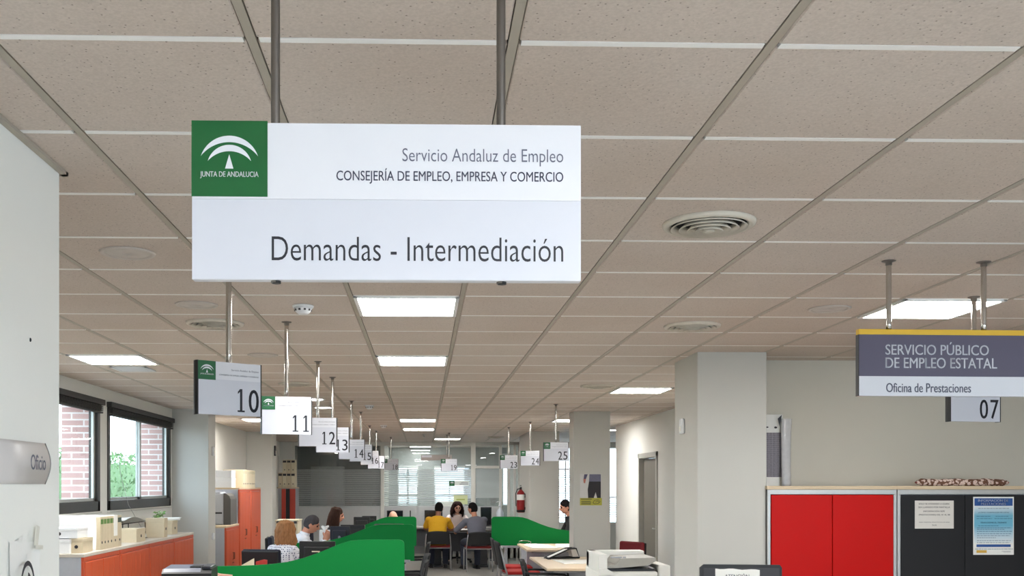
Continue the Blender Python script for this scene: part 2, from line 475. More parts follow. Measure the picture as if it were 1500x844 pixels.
g.build('window_pane', CLEAR, gp); fb.build('frosted_film', FROST, gp); sp.build('lower_panel', PANEL, gp)
# return beside the pillar: narrow glazed lights with pale frames
n2 = MB()
for q0, q1 in ((743, 747), (752, 755.5), (758.5, 762)):
    n2.box(px_x(q0), px_x(q1), PY - .03, PY + .03, 0, CEIL)
n2.box(px_x(735), px_x(762), PY - .03, PY + .03, CEIL - .06, CEIL).box(px_x(735), px_x(762), PY - .03, PY + .03, 0, .9)
s2 = struct('window_3', n2, PFRAME, 'narrow glazed side lights beside the far pillar')
MB().box(px_x(735), px_x(762), PY - .003, PY + .003, .9, CEIL - .05).build('window_pane', CLEAR, s2)
# outer wall on the right beyond the pillars, windows with slatted blinds
OW = MB(); xs = px_x(762)
OW.box(xs, XR, PY, PY + .2, 0, .8).box(xs, XR, PY, PY + .2, 2.47, T)
for x in (xs + .0, 3.52, 4.70, 5.6):
    OW.box(x, x + .07, PY, PY + .2, .8, 2.47)
struct('wall_far_right', OW, WALL)
BW = mat('blind_white', (228, 230, 232), .6)
def far_blind(x0, x1, y, z0, z1, label, pitch=.05, tilt=.018):
    o = MB().box(x0, x1, y - .015, y + .015, z1, z1 + .03, .003)
    z = z1 - .01
    while z > z0:
        o.add([(x0, y - .02, z - tilt), (x1, y - .02, z - tilt), (x1, y + .02, z), (x0, y + .02, z),
               (x0, y - .02, z - tilt - .002), (x1, y - .02, z - tilt - .002), (x1, y + .02, z - .002), (x0, y + .02, z - .002)],
              [(0, 1, 2, 3), (7, 6, 5, 4), (0, 4, 5, 1), (2, 6, 7, 3)])
        z -= pitch
    return tag(o.build('venetian_blind', BW), label, 'blind')
far_blind(2.3, 3.5, PY - .05, .9, 1.98, 'white slatted blind seen between the two farther pillars')
far_blind(3.6, 4.68, PY - .05, .9, 1.35, 'white slatted blind half lowered, seen right of the poster pillar')
n5 = MB()
for x in (xs + .07, 3.60, 4.78):
    n5.box(x, x + .03, PY + .08, PY + .12, .8, 2.47).box(x + .95, x + .98, PY + .08, PY + .12, .8, 2.47)
w5 = struct('window_4', n5, PFRAME, 'tall windows beyond the pillars')
MB().box(xs + .07, XR, PY + .098, PY + .102, .8, 2.47).build('window_pane', PANE, w5)
# the room behind the glass and its outer windows
BY = 25.4
wins = [(582, 613, 689, 737), (636, 681, 683, 737), (735, 762, 660, 742)]
bw = MB(); cur = XL; zlo, zhi = 1.12, 2.13
for q0, q1, r0, r1 in wins:
    a, b = at(q0, 700, BY).x, at(q1, 700, BY).x
    bw.box(cur, a, BY, BY + .2, 0, T); bw.box(a, b, BY, BY + .2, 0, zlo); bw.box(a, b, BY, BY + .2, zhi if q0 < 700 else 2.45, T); cur = b
bw.box(cur, max(cur, px_x(762) + .1), BY, BY + .2, 0, T)
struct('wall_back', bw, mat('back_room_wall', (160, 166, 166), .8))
struct('wall_added_divider', MB().box(px_x(559) - .05, px_x(559) + .05, PY + .05, BY, 0, T), WALL)  # divider added to keep the space behind the left pane dark
struct('wall_back_side', MB().box(px_x(762), px_x(762) + .1, PY + .03, BY, 0, T), WALL)
for i, (q0, q1, r0, r1) in enumerate(wins):
    a, b = at(q0, 700, BY).x, at(q1, 700, BY).x
    zt = zhi if q0 < 700 else 2.45
    f = MB().box(a, a + .04, BY - .02, BY + .06, zlo, zt).box(b - .04, b, BY - .02, BY + .06, zlo, zt).box(a, b, BY - .02, BY + .06, zlo, zlo + .04).box(a, b, BY - .02, BY + .06, zt - .04, zt)
    if q0 < 700: f.box((a + b) / 2 - .025, (a + b) / 2 + .025, BY - .02, BY + .06, zlo, zt).box(a, b, BY - .02, BY + .06, 1.36, 1.40)
    w = struct('window_%d' % (5 + i), f, PFRAME, 'outer window behind the glass partition')
    MB().box(a, b, BY + .02, BY + .024, zlo, zt).build('window_pane', PANE, w)
    far_blind(a + .02, b - .02, BY - .06, zlo + .02, zt - .03, ('white slatted blind behind the glass, left of sign 19', 'white slatted blind behind the glass, below sign 19', 'white slatted blind behind the narrow glass left of the extinguisher')[i], .045, .02)
# pale locker standing behind the left pane, and the wall stub left of the glass
struct('wall_far_left', MB().box(XL, px_x(428), PY - .05, PY + .05, 0, T), WALL)
o = thing('tall_locker', 'pale tall locker seen through the left glass pane', 'locker', (at(479, 700, 24.6).x, 24.6, 0))
MB().box(-.40, .40, 0, .45, .05, 2.1, .01).build('body', WHITE, o)
MB().box(-.39, -.005, -.02, 0, .08, 2.08, .004).box(.005, .39, -.02, 0, .08, 2.08, .004).build('door', WHITE, o)
MB().box(-.38, .38, .03, .42, 0, .05).build('plinth', DARKGREY, o)
# ================================================================== CEILING FITTINGS
LAMP = emit_mat('lamp_diffuser', (1.0, .985, .96, 1), LAMP_STRENGTH)
LAMP_DIM = emit_mat('lamp_diffuser_back_room', (1.0, .985, .96, 1), 8.0)
LAMP_FRAME = mat('lamp_frame', (240, 240, 238), .4)
def lamp_panel(i, j, label):
    t = thing('ceiling_light', label, 'ceiling light', ((gx(i) + gx(i + 1)) / 2, (gy(j) + gy(j + 1)) / 2, CEIL), 0, 'square panel lights in the ceiling')
    a, b = GXP / 2 - .014, GYP / 2 - .010
    f = MB()
    f.box(-a, -a + .02, -b, b, -.010, .004, .002).box(a - .02, a, -b, b, -.010, .004, .002)
    f.box(-a, a, -b, -b + .02, -.010, .004, .002).box(-a, a, b - .02, b, -.010, .004, .002)
    f.build('frame', LAMP_FRAME, t)
    MB().box(-a + .018, a - .018, -b + .018, b - .018, -.006, .002).build('diffuser', LAMP_DIM if 'behind the glass' in label else LAMP, t)
    return t
for i, j, lab in (
    (0, 5, 'nearest square light panel, below the big white hanging sign'),
    (0, 9, 'second square light panel of the middle row'),
    (0, 21, 'third square light panel of the middle row, far down the room'),
    (0, 25, 'fourth square light panel of the middle row, near the glass wall'),
    (1, 31, 'light panel closest to the far glass partition'),
    (4, 13, 'light panel left of the nearest pillar'),
    (4, 21, 'light panel half hidden by the poster pillar'),
    (5, 5, 'large bright light panel behind the yellow and violet sign'),
    (-4, 9, 'light panel at the left, in front of the windows'),
    (-4, 21, 'far left light panel behind hanging sign 10'),
    # unseen lamps added over and behind the camera to light the near end
    (2, -4, 'added light panel above the photographer, outside the picture'),
    (0, -8, 'added light panel behind the photographer, outside the picture'),
    (4, -8, 'added light panel behind to the right, outside the picture'),
    (0, 36, 'nearer light panel behind the glass partition'),
    (0, 38, 'farther light panel behind the glass partition'),
    (2, -8, 'added light panel by the rear windows, outside the picture')):
    lamp_panel(i, j, lab)

DUSTY = mat('diffuser_ivory', (205, 198, 184), .5, var=.12, scale=18)
VENT_DARK = mat('vent_dark', (30, 26, 22), .9)
def air_diffuser(x, y, label, r=.172):
    t = thing('air_diffuser', label, 'air vent', (x, y, CEIL), 0, 'round air diffusers in the ceiling')
    MB().lathe([(r * .80, -.002), (r * .82, -.012), (r * .9, -.018), (r * .98, -.012), (r, -.001), (r * .95, .004), (r * .8, .004)], 40).build('rim', DUSTY, t)
    for q, o_ in enumerate((.82, .645, .47, .30)):                  # nested cones flaring down and out
        z = -.019 - q * .004; ri = r * (o_ - .125)
        MB().lathe([(r * o_, z), (ri, z + .0165 + q * .004), (ri - .0012, z + .0155 + q * .004), (r * o_ - .001, z - .003)], 44).build('cone', DUSTY, t)
    MB().lathe([(.0005, -.034), (r * .09, -.034), (r * .13, -.030), (r * .05, -.012), (.0005, -.012)], 28).build('centre_cap', DUSTY, t)
    MB().lathe([(.0005, -.0018), (r * .86, -.0018), (r * .86, -.0005), (.0005, -.0005)], 40).build('throat', VENT_DARK, t)
    return t
air_diffuser((gx(2) + gx(3)) / 2, on_z(1048, 327).y, 'nearest and largest looking round air vent, right of the big white sign')
air_diffuser((gx(3) + gx(4)) / 2, on_z(1017, 477).y, 'second round air vent, above the nearest pillar')
air_diffuser(on_z(315, 473).x, on_z(315, 473).y, 'round air vent at the left, beside the pole of sign 10')
air_diffuser(on_z(876, 565).x, on_z(876, 565).y, 'round air vent left of the light by the nearest pillar')
air_diffuser(on_z(727, 640).x, on_z(727, 640).y, 'farthest round air vent, just left of sign 25')
air_diffuser(on_z(434, 562).x, on_z(434, 562).y, 'round air vent behind sign 11 at the left')

TILE_W = mat('plate_offwhite', (196, 188, 180), .6)
def round_plate(px, py, label, lit=False, r=.115):
    p = on_z(px, py)
    t = thing('round_downlight', label, 'downlight', p, 0, 'round downlights in the ceiling')
    MB().lathe([(r * .8, -.003), (r * .86, -.008), (r * .95, -.008), (r, -.001), (r * .8, .003)], 36).build('rim', TILE_W if not lit else LAMP_FRAME, t)
    MB().lathe([(.0005, -.005), (r * .8, -.004), (r * .82, -.0005), (.0005, -.0005)], 36).build('lens', LAMP if lit else TILE_W, t)
round_plate(187, 370, 'unlit round downlight at the left, nearest the camera')
round_plate(288, 446, 'second unlit round downlight at the left')
round_plate(385, 520, 'third unlit round downlight, above sign 11')
round_plate(1215, 452, 'unlit round downlight left of the yellow and violet sign')
round_plate(456, 585, 'lit round downlight right behind sign 11', True, .16)
round_plate(474, 597, 'lit round downlight above sign 12', True, .13)
round_plate(896.5, 630, 'lit round downlight in the gap right of the poster pillar', True, .13)

p = on_z(195, 540)
t = thing('square_vent', 'small square grey grille beside the left light panel', 'air vent', p)
f = MB().box(-.15, .15, -.15, -.13, -.01, 0).box(-.15, .15, .13, .15, -.01, 0).box(-.15, -.13, -.15, .15, -.01, 0).box(.13, .15, -.15, .15, -.01, 0)
f.build('frame', WHITE, t)
s = MB()
for k in range(10): s.box(-.13, .13, -.125 + k * .026, -.113 + k * .026, -.008, 0)
s.build('slats', WHITE, t)
MB().box(-.135, .135, -.135, .135, -.002, -.0005).build('backing', DARKGREY, t)

def smoke_detector(px, py, label):
    t = thing('smoke_detector', label, 'smoke detector', on_z(px, py), 0, 'smoke detectors on the ceiling')
    MB().lathe([(.0005, -.012), (.055, -.012), (.058, -.004), (.058, 0), (.0005, 0)], 28).build('base', WHITE, t)
    MB().lathe([(.0005, -.046), (.024, -.046), (.034, -.040), (.046, -.026), (.050, -.012), (.0005, -.012)], 28).build('head', WHITE, t)
    v = MB()
    for k in range(10):
        a = 2 * PI * k / 10; v.box(.034, .0475, -.006, .006, -.030, -.020, M=Matrix.Rotation(a, 4, 'Z'))
    v.build('slots', DARKGREY, t)
smoke_detector(444, 448, 'white smoke detector below the big sign, left of the middle lights')
smoke_detector(541, 594, 'smaller looking white smoke detector farther down the room')
smoke_detector(562, 623, 'farthest white smoke detector above sign 17')
t = thing('sprinkler', 'tiny sprinkler head hanging before the glass wall', 'sprinkler', on_z(621, 636))
MB().lathe([(.0005, 0), (.04, 0), (.04, -.006), (.012, -.01), (.012, -.05), (.03, -.055), (.03, -.06), (.0005, -.06)], 16).build('head', ALU, t)

# ================================================================== HANGING SIGNS
def emblem(parent, x0, z0, s, y, lettering=True):
    """green square with two white arches over a small white triangle"""
    MB().box(x0, x0 + s, y, y + .0022, z0, z0 + s).build('emblem_square', GREEN, parent)
    e = MB(); yy = y - .0006
    def arch(xl, zl, xr, top, thick):
        cx = .5
        n = 36; up, dn = [], []
        def circ(h0, h):                                  # circle through (xl,h0),(xr,h0) with apex h
            w = (xr - xl) / 2; sag = h - h0; R = (w * w + sag * sag) / (2 * sag)
            return R, h - R
        R1, c1 = circ(zl, top); R2, c2 = circ(zl, top - thick)
        for i in range(n + 1):
            x = xl + (xr - xl) * i / n
            up.append((x, c1 + math.sqrt(max(0, R1 * R1 - (x - cx) ** 2)))); dn.append((x, c2 + math.sqrt(max(0, R2 * R2 - (x - cx) ** 2))))
        vs = [(x0 + a * s, yy, z0 + b * s) for a, b in up] + [(x0 + a * s, yy, z0 + b * s) for a, b in dn]
        e.add(vs, [(i, i + 1, n + 2 + i, n + 1 + i) for i in range(n)])
    arch(.122, .53, .875, .80, .085)
    arch(.215, .465, .785, .68, .085)
    e.add([(x0 + a * s, yy, z0 + b * s) for a, b in ((.497, .555), (.552, .365), (.442, .365))], [(0, 1, 2)])
    e.build('emblem_arches', SIGN_W, parent)
    if lettering:
        text_mb('JUNTA DE ANDALUCIA', x0 + .115 * s, x0 + .882 * s, z0 + .235 * s, z0 + .328 * s, yy, weight=.018, ext=.0003).build('emblem_lettering', SIGN_W, parent)

def pole(parent, x, z0, z1, r, m, flange=True):
    b = MB(); n = 10
    b.tube([(x, .012, z0 + (z1 - z0) * k / n) for k in range(n + 1)], r, 16)
    b.build('pole', m, parent)
    if flange:
        MB().lathe([(.0005, 0), (.030, 0), (.030, -.003), (.018, -.007), (r + .002, -.008), (r + .002, -.02), (.0005, -.02)], 24, M=Matrix.Translation((x, .012, z1))).build('flange', POLE_DARK, parent)

# the big sign
D0 = 1.9
A = at(280.5, 409, D0); B = at(851, 409.5, D0); TOPZ = at(565, 181, D0).z
W0 = B.x - A.x; H0 = TOPZ - A.z
big = thing('hanging_sign', 'big white hanging sign reading Demandas - Intermediación, with green emblem', 'sign', ((A.x + B.x) / 2, D0, A.z), math.radians(-.3))
def bx(px): return (px - 565.75) / 570.5 * W0
def bz(py): return (409.3 - py) / 228.3 * H0
MB().box(-W0 / 2, W0 / 2, .0012, .024, 0, H0, .0015).build('sign_body', SIGN_W, big)
MB().box(-W0 / 2 + .001, W0 / 2 - .001, -.0005, .0014, bz(292), H0 - .001).build('header_panel', SIGN_W, big)
MB().box(-W0 / 2 + .001, W0 / 2 - .001, -.0005, .0014, .001, bz(292.4)).build('message_panel', SIGN_G, big)
MB().box(-W0 / 2, bx(391), -.001, .024, H0, H0 + .0016).build('green_top_edge', GREEN_EDGE, big)
emblem(big, -W0 / 2, bz(289), W0 * 110.5 / 570.5, -.0022)
text_mb('Servicio Andaluz de Empleo', bx(588), bx(824.5), bz(242), bz(217), -.0011, weight=-.006).build('lettering', INK_GREY, big)
text_mb('CONSEJERÍA DE EMPLEO, EMPRESA Y COMERCIO', bx(491.5), bx(824.5), bz(269), bz(246.5), -.0011, weight=.008).build('lettering', INK_VIOLET, big)
text_mb('Demandas - Intermediación', bx(397), bx(824.5), bz(381.5), bz(346.5), -.0011, weight=-.006).build('lettering', INK, big)
for q in (402.5, 735):
    pole(big, bx(q - 1.5), -.004, CEIL - A.z, .0087, POLE_DARK, False)
    MB().lathe([(.0005, -.005), (.0085, -.005), (.0085, 0), (.0005, 0)], 16, M=Matrix.Translation((bx(q), .012, 0))).build('end_cap', BLACK, big)
    MB().lathe([(.0005, 0), (.030, 0), (.030, -.003), (.018, -.007), (.010, -.008), (.010, -.02), (.0005, -.02)], 24, M=Matrix.Translation((bx(q - 1.5), .012, CEIL - A.z))).build('flange', POLE_DARK, big)

# numbered desk signs
NUM_W, NUM_H = .30, .227
def digits(num, x0, x1, z0, z1, y, parent, m):
    mb = MB(); n = len(num); g = .016; w = (x1 - x0 - g * (n - 1)) / n
    for k, c in enumerate(num):
        a = x0 + k * (w + g); b = a + w
        if c == '1':                                       # a one with a flag and a foot
            cx = (a + b) / 2 + w * .06; t = .0056; h = z1 - z0
            mb.box(cx - t, cx + t, y, y + .0008, z0, z1)
            mb.box(cx - w * .36, cx + w * .36, y, y + .0008, z0, z0 + .007)
            mb.add([(cx - t, y, z1), (cx - t, y, z1 - .012), (cx - w * .34, y, z1 - .022), (cx - w * .34, y, z1 - .012)], [(0, 1, 2, 3)])
        else:
            text_mb(c, a, b, z0, z1, y, mb, weight=.012)
    mb.build('number', m, parent)
def number_sign(num, px, py_top, d, yaw, label, grey=False, em=True, pole_px=None, zb=None):
    p = at(px, py_top, d)
    z = p.z - NUM_H if zb is None else zb
    t = thing('number_sign', label, 'sign', (p.x, d, z), math.radians(yaw), 'numbered desk signs hanging in rows')
    w, h = NUM_W, NUM_H
    MB().box(-w / 2 + .004, w / 2 - .004, .001, .034, .002, h - .002, .002).build('sign_body', ALU, t)
    for s in (-1, 1):
        prof = [(s * w / 2, -.001), (s * (w / 2 - .005), -.001), (s * (w / 2 - .005), .036), (s * w / 2, .036), (s * (w / 2 + .004), .0175)]
        MB().prism(prof if s > 0 else prof[::-1], 0, h, axis='z').build('side_trim', BLACK, t)
    MB().box(-w / 2 + .004, w / 2 - .004, -.0008, .0012, .665 * h, h - .001).build('header_panel', SIGN_W, t)
    MB().box(-w / 2 + .004, w / 2 - .004, -.0008, .0012, .001, .665 * h).build('number_panel', SIGN_G, t)
    if em: emblem(t, -w / 2 + .003, h - .080, .079, -.003)
    text_mb('Servicio Andaluz de Empleo', w * .02, w / 2 - .014, h * .83, h * .875, -.0012, ext=.0003).build('lettering', INK_GREY, t)
    text_mb('CONSEJERÍA DE EMPLEO, EMPRESA Y COMERCIO', -w * .17, w / 2 - .014, h * .735, h * .775, -.0012, weight=.01, ext=.0003).build('lettering', INK_VIOLET, t)
    digits(num, w * .085, w / 2 - .014, h * .075, h * .51, -.0014, t, INK)
    pole(t, 0 if pole_px is None else pole_px, h - .01, CEIL - z, .0125, CHROME)
    return t
number_sign('10', 337, 531, 4.27, 38, 'nearest numbered sign on the left, reading 10')
number_sign('11', 420, 581, 5.97, 13, 'hanging sign reading 11, right of sign 10')
number_sign('12', 465.5, 612, 7.86, 3, 'hanging sign reading 12, lower right of sign 11')
number_sign('13', 487, 626, 9.0, 2, 'hanging sign reading 13, partly hidden by sign 12')
number_sign('14', 515, 644, 11.5, 6, 'hanging sign reading 14, right of sign 13')
number_sign('15', 528.5, 651, 13.2, 4, 'hanging sign reading 15, partly behind sign 14')
number_sign('16', 541.5, 660.5, 16.2, 0, 'hanging sign reading 16, partly behind sign 15')
number_sign('17', 551, 668, 17.7, 0, 'hanging sign reading 17, partly behind sign 16')
number_sign('18', 572.5, 672.5, 20.0, -2, 'hanging sign reading 18, in front of the glass post')
number_sign('19', 658, 672.5, 18.4, 3, 'hanging sign reading 19, above the people at the far table')
number_sign('23', 745.5, 667, 16.6, 3, 'hanging sign reading 23, left of sign 24')
number_sign('24', 776.5, 660.5, 15.2, -18, 'hanging sign reading 24, in front of the far pillar')
number_sign('25', 814.5, 648, 11.9, -3, 'hanging sign reading 25, left of the poster pillar')
number_sign('07', 1429, 554, 5.08, 10, 'hanging sign reading 07, below the yellow and violet sign', em=True)
# slim hanging strip built in place of a reflection in the far glass
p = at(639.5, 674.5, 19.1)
t = thing('reflection_strip', 'narrow grey strip standing in for a glass reflection, above and left of sign 19', 'sign', (p.x, 19.1, p.z), 0)
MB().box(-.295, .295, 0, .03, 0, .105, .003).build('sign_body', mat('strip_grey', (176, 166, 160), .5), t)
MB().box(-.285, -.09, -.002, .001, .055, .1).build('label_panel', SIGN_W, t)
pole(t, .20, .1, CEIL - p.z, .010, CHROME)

# state employment service sign
DS = 4.27
A = at(1258.5, 580, DS); yw = math.radians(1.5)
st = thing('hanging_sign', 'yellow, violet and white hanging sign reading Servicio Público de Empleo Estatal', 'sign', (A.x, DS, A.z), yw)
k = DS / F_PX * 1.012; SW = 252 * k
def sx(px): return (px - 1258.5) * k
def sz(py): return (580 - py) * k
VIOLET = mat('sign_violet', (84, 78, 98), .45, var=.02); YEL = mat('sign_yellow', (226, 182, 40), .45, var=.02)
MB().box(0, SW, .001, .026, 0, sz(482), .0015).build('sign_body', SIGN_W, st)
MB().box(-.002, SW + .002, -.0012, .028, sz(490), sz(482), .0015).build('yellow_band', YEL, st)
MB().box(0, SW, -.0010, .0015, sz(551), sz(490)).build('violet_band', VIOLET, st)
MB().box(0, SW, -.0008, .0014, 0.0005, sz(551)).build('white_band', SIGN_W, st)
MB().box(-.003, 0, .0, .027, 0, sz(490)).build('side_trim', BLACK, st)
text_mb('SERVICIO PÚBLICO', sx(1298), sx(1454), sz(519.5), sz(500.5), -.0016, weight=.014).build('lettering', SIGN_W, st)
text_mb('DE EMPLEO ESTATAL', sx(1298), sx(1466.5), sz(539), sz(523.5), -.0016, weight=.014).build('lettering', SIGN_W, st)
text_mb('Oficina de Prestaciones', sx(1299), sx(1427), sz(574.5), sz(561), -.0014, weight=.02).build('lettering', INK_GREY, st)
for q in (1305, 1449):
    pole(st, sx(q), sz(484), CEIL - A.z, .0115, CHROME)

# ================================================================== NEAR LEFT WALL
WX = -1.135
def wall_pt(px, py, X=WX):
    """point on the near left wall seen at a pixel"""
    u = (px - CX) / F_PX; dx = math.sin(YAW) + u * math.cos(YAW); dy = math.cos(YAW) - u * math.sin(YAW)
    t = X / dx
    return Vector((X, dy * t, CAM_Z - (py - CY) / F_PX * t))
a = wall_pt(0, 675); b = wall_pt(71.5, 680, WX + .012); top = wall_pt(71.5, 650, WX + .012).z; bot = wall_pt(71.5, 709.5, WX + .012).z
L = b.y - a.y + .12; H = top - bot
w = thing('wall_sign', 'pale grey curved wall sign reading Oficio on the near left wall', 'sign', (WX, b.y - L / 2, bot), PI / 2)
n = 10; vs = []; fs = []
for i in range(n + 1):                                     # bowed face
    z = H * i / n; y = -.004 - .014 * math.sin(PI * i / n)
    vs += [(-L / 2, y, z), (L / 2 - .012 + .007 * math.sin(PI * i / n), y, z), (-L / 2, 0, z), (L / 2 - .012 + .007 * math.sin(PI * i / n), 0, z)]
for i in range(n):
    q = 4 * i; r = q + 4
    fs += [(q, q + 1, r + 1, r), (q + 1, q + 3, r + 3, r + 1), (q + 2, r + 2, r + 3, q + 3), (q, r, r + 2, q + 2)]
fs += [(0, 2, 3, 1), (4 * n, 4 * n + 1, 4 * n + 3, 4 * n + 2)]
pl = MB().add(vs, fs, 0, True); pl.build('sign_face', mat('sign_silver', (206, 202, 200), .45, .0, var=.03), w)
e = MB().tube([(L / 2 - .010 + .007 * math.sin(PI * i / n), -.004 - .014 * math.sin(PI * i / n), H * i / n) for i in range(n + 1)], .0022, 8)
e.build('edge_trim', POLE_DARK, w)
t0 = wall_pt(45.5, 685, WX + .018).y - w.location.y; t1 = wall_pt(67, 685, WX + .018).y - w.location.y
text_mb('Oficio', t0, t1, .34 * H, .70 * H, -.0182, weight=.0).build('lettering', INK_GREY, w)
pt = wall_pt(44, 498)
MB().ell((0.001, 0, 0), (.003, .0035, .006)).build('wall_hole', INK, None, pt); tag(bpy.data.objects['wall_hole'], 'small dark plug hole in the near left wall above the wall sign', 'hole')
# taped notice
q0 = wall_pt(12, 800).y; q1 = wall_pt(51, 800).y; zt = wall_pt(40, 741 + 48).z
nt_ = thing('paper_notice', 'crumpled white paper notice taped low on the near left wall, with black ring symbol', 'notice', (WX, (q0 + q1) / 2, zt - .30), PI / 2)
hw = (q1 - q0) / 2; nx, nz = 8, 12; vs = []; fs = []
for j in range(nz + 1):
    for i in range(nx + 1):
        x = -hw + 2 * hw * i / nx; z = .30 * j / nz + (.012 if j == nz and i in (3, 4) else 0) - (.014 * (i / nx) if j == nz else 0)
        vs.append((x, -.004 - .012 * noise.noise((x * 22, z * 14, 3)) ** 2 - (.010 if i == nx else 0), z))
for j in range(nz):
    for i in range(nx): fs.append((j * (nx + 1) + i, j * (nx + 1) + i + 1, (j + 1) * (nx + 1) + i + 1, (j + 1) * (nx + 1) + i))
vs += [(x, y + .0015, z) for x, y, z in vs]; n_ = len(vs) // 2
fs += [tuple(reversed([i + n_ for i in f])) for f in fs]
MB().add(vs, fs, 0, True).build('sheet', PAPER, nt_)
r_ = MB(); m_ = 40; cx_, cz_, R_ = -.012, .155, .085
def ringpts(a0, a1, ra, rb):
    v = []; f = []
    for i in range(m_ + 1):
        a = a0 + (a1 - a0) * i / m_
        v += [(cx_ + ra * math.cos(a) * .62, -.021, cz_ + ra * math.sin(a)), (cx_ + rb * math.cos(a) * .62, -.021, cz_ + rb * math.sin(a))]
    for i in range(m_): f.append((2 * i, 2 * i + 1, 2 * i + 3, 2 * i + 2))
    r_.add(v, f)
ringpts(0, 2 * PI, R_, R_ - .014)
for a in (.3, 2.4, 4.5):
    ringpts(a, a + 1.2, .052, .022)
r_.build('ring_symbol', INK, nt_)
tp = MB().box(-.012, .012, -.013, -.0115, .285, .345, M=Matrix.Rotation(.25, 4, 'Y')).box(.02, .075, -.0225, -.021, .272, .284, M=Matrix.Rotation(.08, 4, 'Y'))
tp.build('tape', mat('tape_clear', (222, 220, 208), .3), nt_)
# ================================================================== CABINETS AND OFFICE FURNITURE
ORANGE = mat('orange_lacquer', (206, 84, 40), .38, var=.05, scale=5, stretch=(1, 1, .3))
RED = mat('red_lacquer', (188, 8, 2), .38, var=.04, scale=3, spec=.16)
DARK = mat('anthracite_lacquer', (38, 38, 40), .5, var=.05, scale=4, spec=.2)
CABGREY = mat('cabinet_grey', (178, 182, 190), .5)
def cabinet(name, label, loc, rotz, w, d, h, door_m, body_m, top_m, frame_m, group=None, handles=True, doors=2, rib=0):
    """local: front faces -y, back at y=d, x from 0 to w"""
    t = thing(name, label, 'cabinet', loc, rotz, group)
    b = MB().box(0, w, .02, d, .06, h - .026, .003).box(.02, w - .02, .05, d - .02, 0, .06)
    b.build('body', body_m, t)
    MB().box(-.004, w + .004, -.002, d, h - .026, h, .003).build('top', top_m, t)
    MB().box(0, w, -.001, .02, h - .062, h - .027, .002).box(0, .022, -.001, .02, .06, h - .062, .002).box(w - .022, w, -.001, .02, .06, h - .062, .002).box(.022, w - .022, -.001, .02, .06, .085, .002).build('frame', frame_m, t)
    dw = (w - .048) / doors
    for k in range(doors):
        x0 = .024 + k * dw + .002; x1 = x0 + dw - .004
        m = MB().box(x0, x1, -.006, .016, .088, h - .066, .004)
        if rib:
            for r in range(1, rib):
                xx = x0 + (x1 - x0) * r / rib; m.box(xx - .0015, xx + .0015, -.0075, -.005, .1, h - .08)
        dd = m.build('door', door_m, t)
        if handles:
            hx = x1 - .035 if k % 2 == 0 else x0 + .035
            MB().tube([(hx, -.006, h * .55), (hx, -.022, h * .55), (hx, -.022, h * .55 + .09), (hx, -.006, h * .55 + .09)], .004, 8).build('handle', BLACK, dd)
            MB().lathe([(.0005, 0), (.008, 0), (.008, .006), (.0005, .006)], 12, M=Matrix.Translation((hx, -.006, h * .55 - .05)) @ Matrix.Rotation(PI / 2, 4, 'X')).build('lock', DARKGREY, dd)
    return t
# red and black cabinets, right
CYF = 7.20
x0 = at(1122, 712, CYF).x; x1 = at(1314, 712, CYF).x; x2 = at(1512, 712, CYF).x
cabinet('storage_cabinet', 'tall storage cabinet with two red doors against the right wall', (x0 + .012, CYF, 0), 0, x1 - x0 - .015, .47, CAM_Z, RED, BLACK, WOOD, ALU, None, False)
cabinet('storage_cabinet', 'tall storage cabinet with two black doors right of the red one', (x1 + .004, CYF, 0), 0, x2 - x1 - .01, .47, CAM_Z, DARK, CABGREY, WOOD, ALU, None, False)
kn = MB().lathe([(.0005, 0), (.006, 0), (.006, .01), (.0005, .01)], 12, M=Matrix.Rotation(PI / 2, 4, 'X'))
# low orange cabinets under the windows, front faces +x
LX, LH = -2.665, 1.085
lens_ = [7.86, 8.79, 9.72, 10.65, 11.58]
for k in range(4):
    lab = ('nearest low orange cabinet under the left windows, below the binders', 'second low orange cabinet under the left windows', 'third low orange cabinet under the left windows', 'farthest low orange cabinet under the windows, next to the pillar')[k]
    cabinet('low_cabinet', lab, (LX, lens_[k] + .005, 0), PI / 2, .92, .54, LH - .002 if False else LH, ORANGE, CABGREY, mat('pale_worktop', (206, 198, 186), .5, var=.05), mat('orange_frame', (196, 80, 44), .4), 'low orange cabinets under the windows', True, 2, 3)
# taller orange cabinets beyond the pillar
OX = -2.70
cabinet('low_cabinet', 'low orange cabinet with grey side carrying the printer, behind the pillar', (OX, 13.64, 0), PI / 2, .95, .5, 1.07, ORANGE, CABGREY, WOOD, mat('orange_frame', (196, 80, 44), .4), None, True, 2, 2)
cabinet('tall_cabinet', 'tall orange cabinet beside the printer, boxes on its top', (OX, 14.62, 0), PI / 2, .94, .5, 1.595, ORANGE, mat('cabinet_pale', (206, 210, 220), .5), WOOD, mat('orange_frame', (196, 80, 44), .4), 'tall orange cabinets', True, 2, 2)
cabinet('tall_cabinet', 'farther tall orange cabinet next to the back wall', (OX, 15.58, 0), PI / 2, .94, .5, 1.595, ORANGE, mat('cabinet_pale', (206, 210, 220), .5), WOOD, mat('orange_frame', (196, 80, 44), .4), 'tall orange cabinets', True, 2, 2)
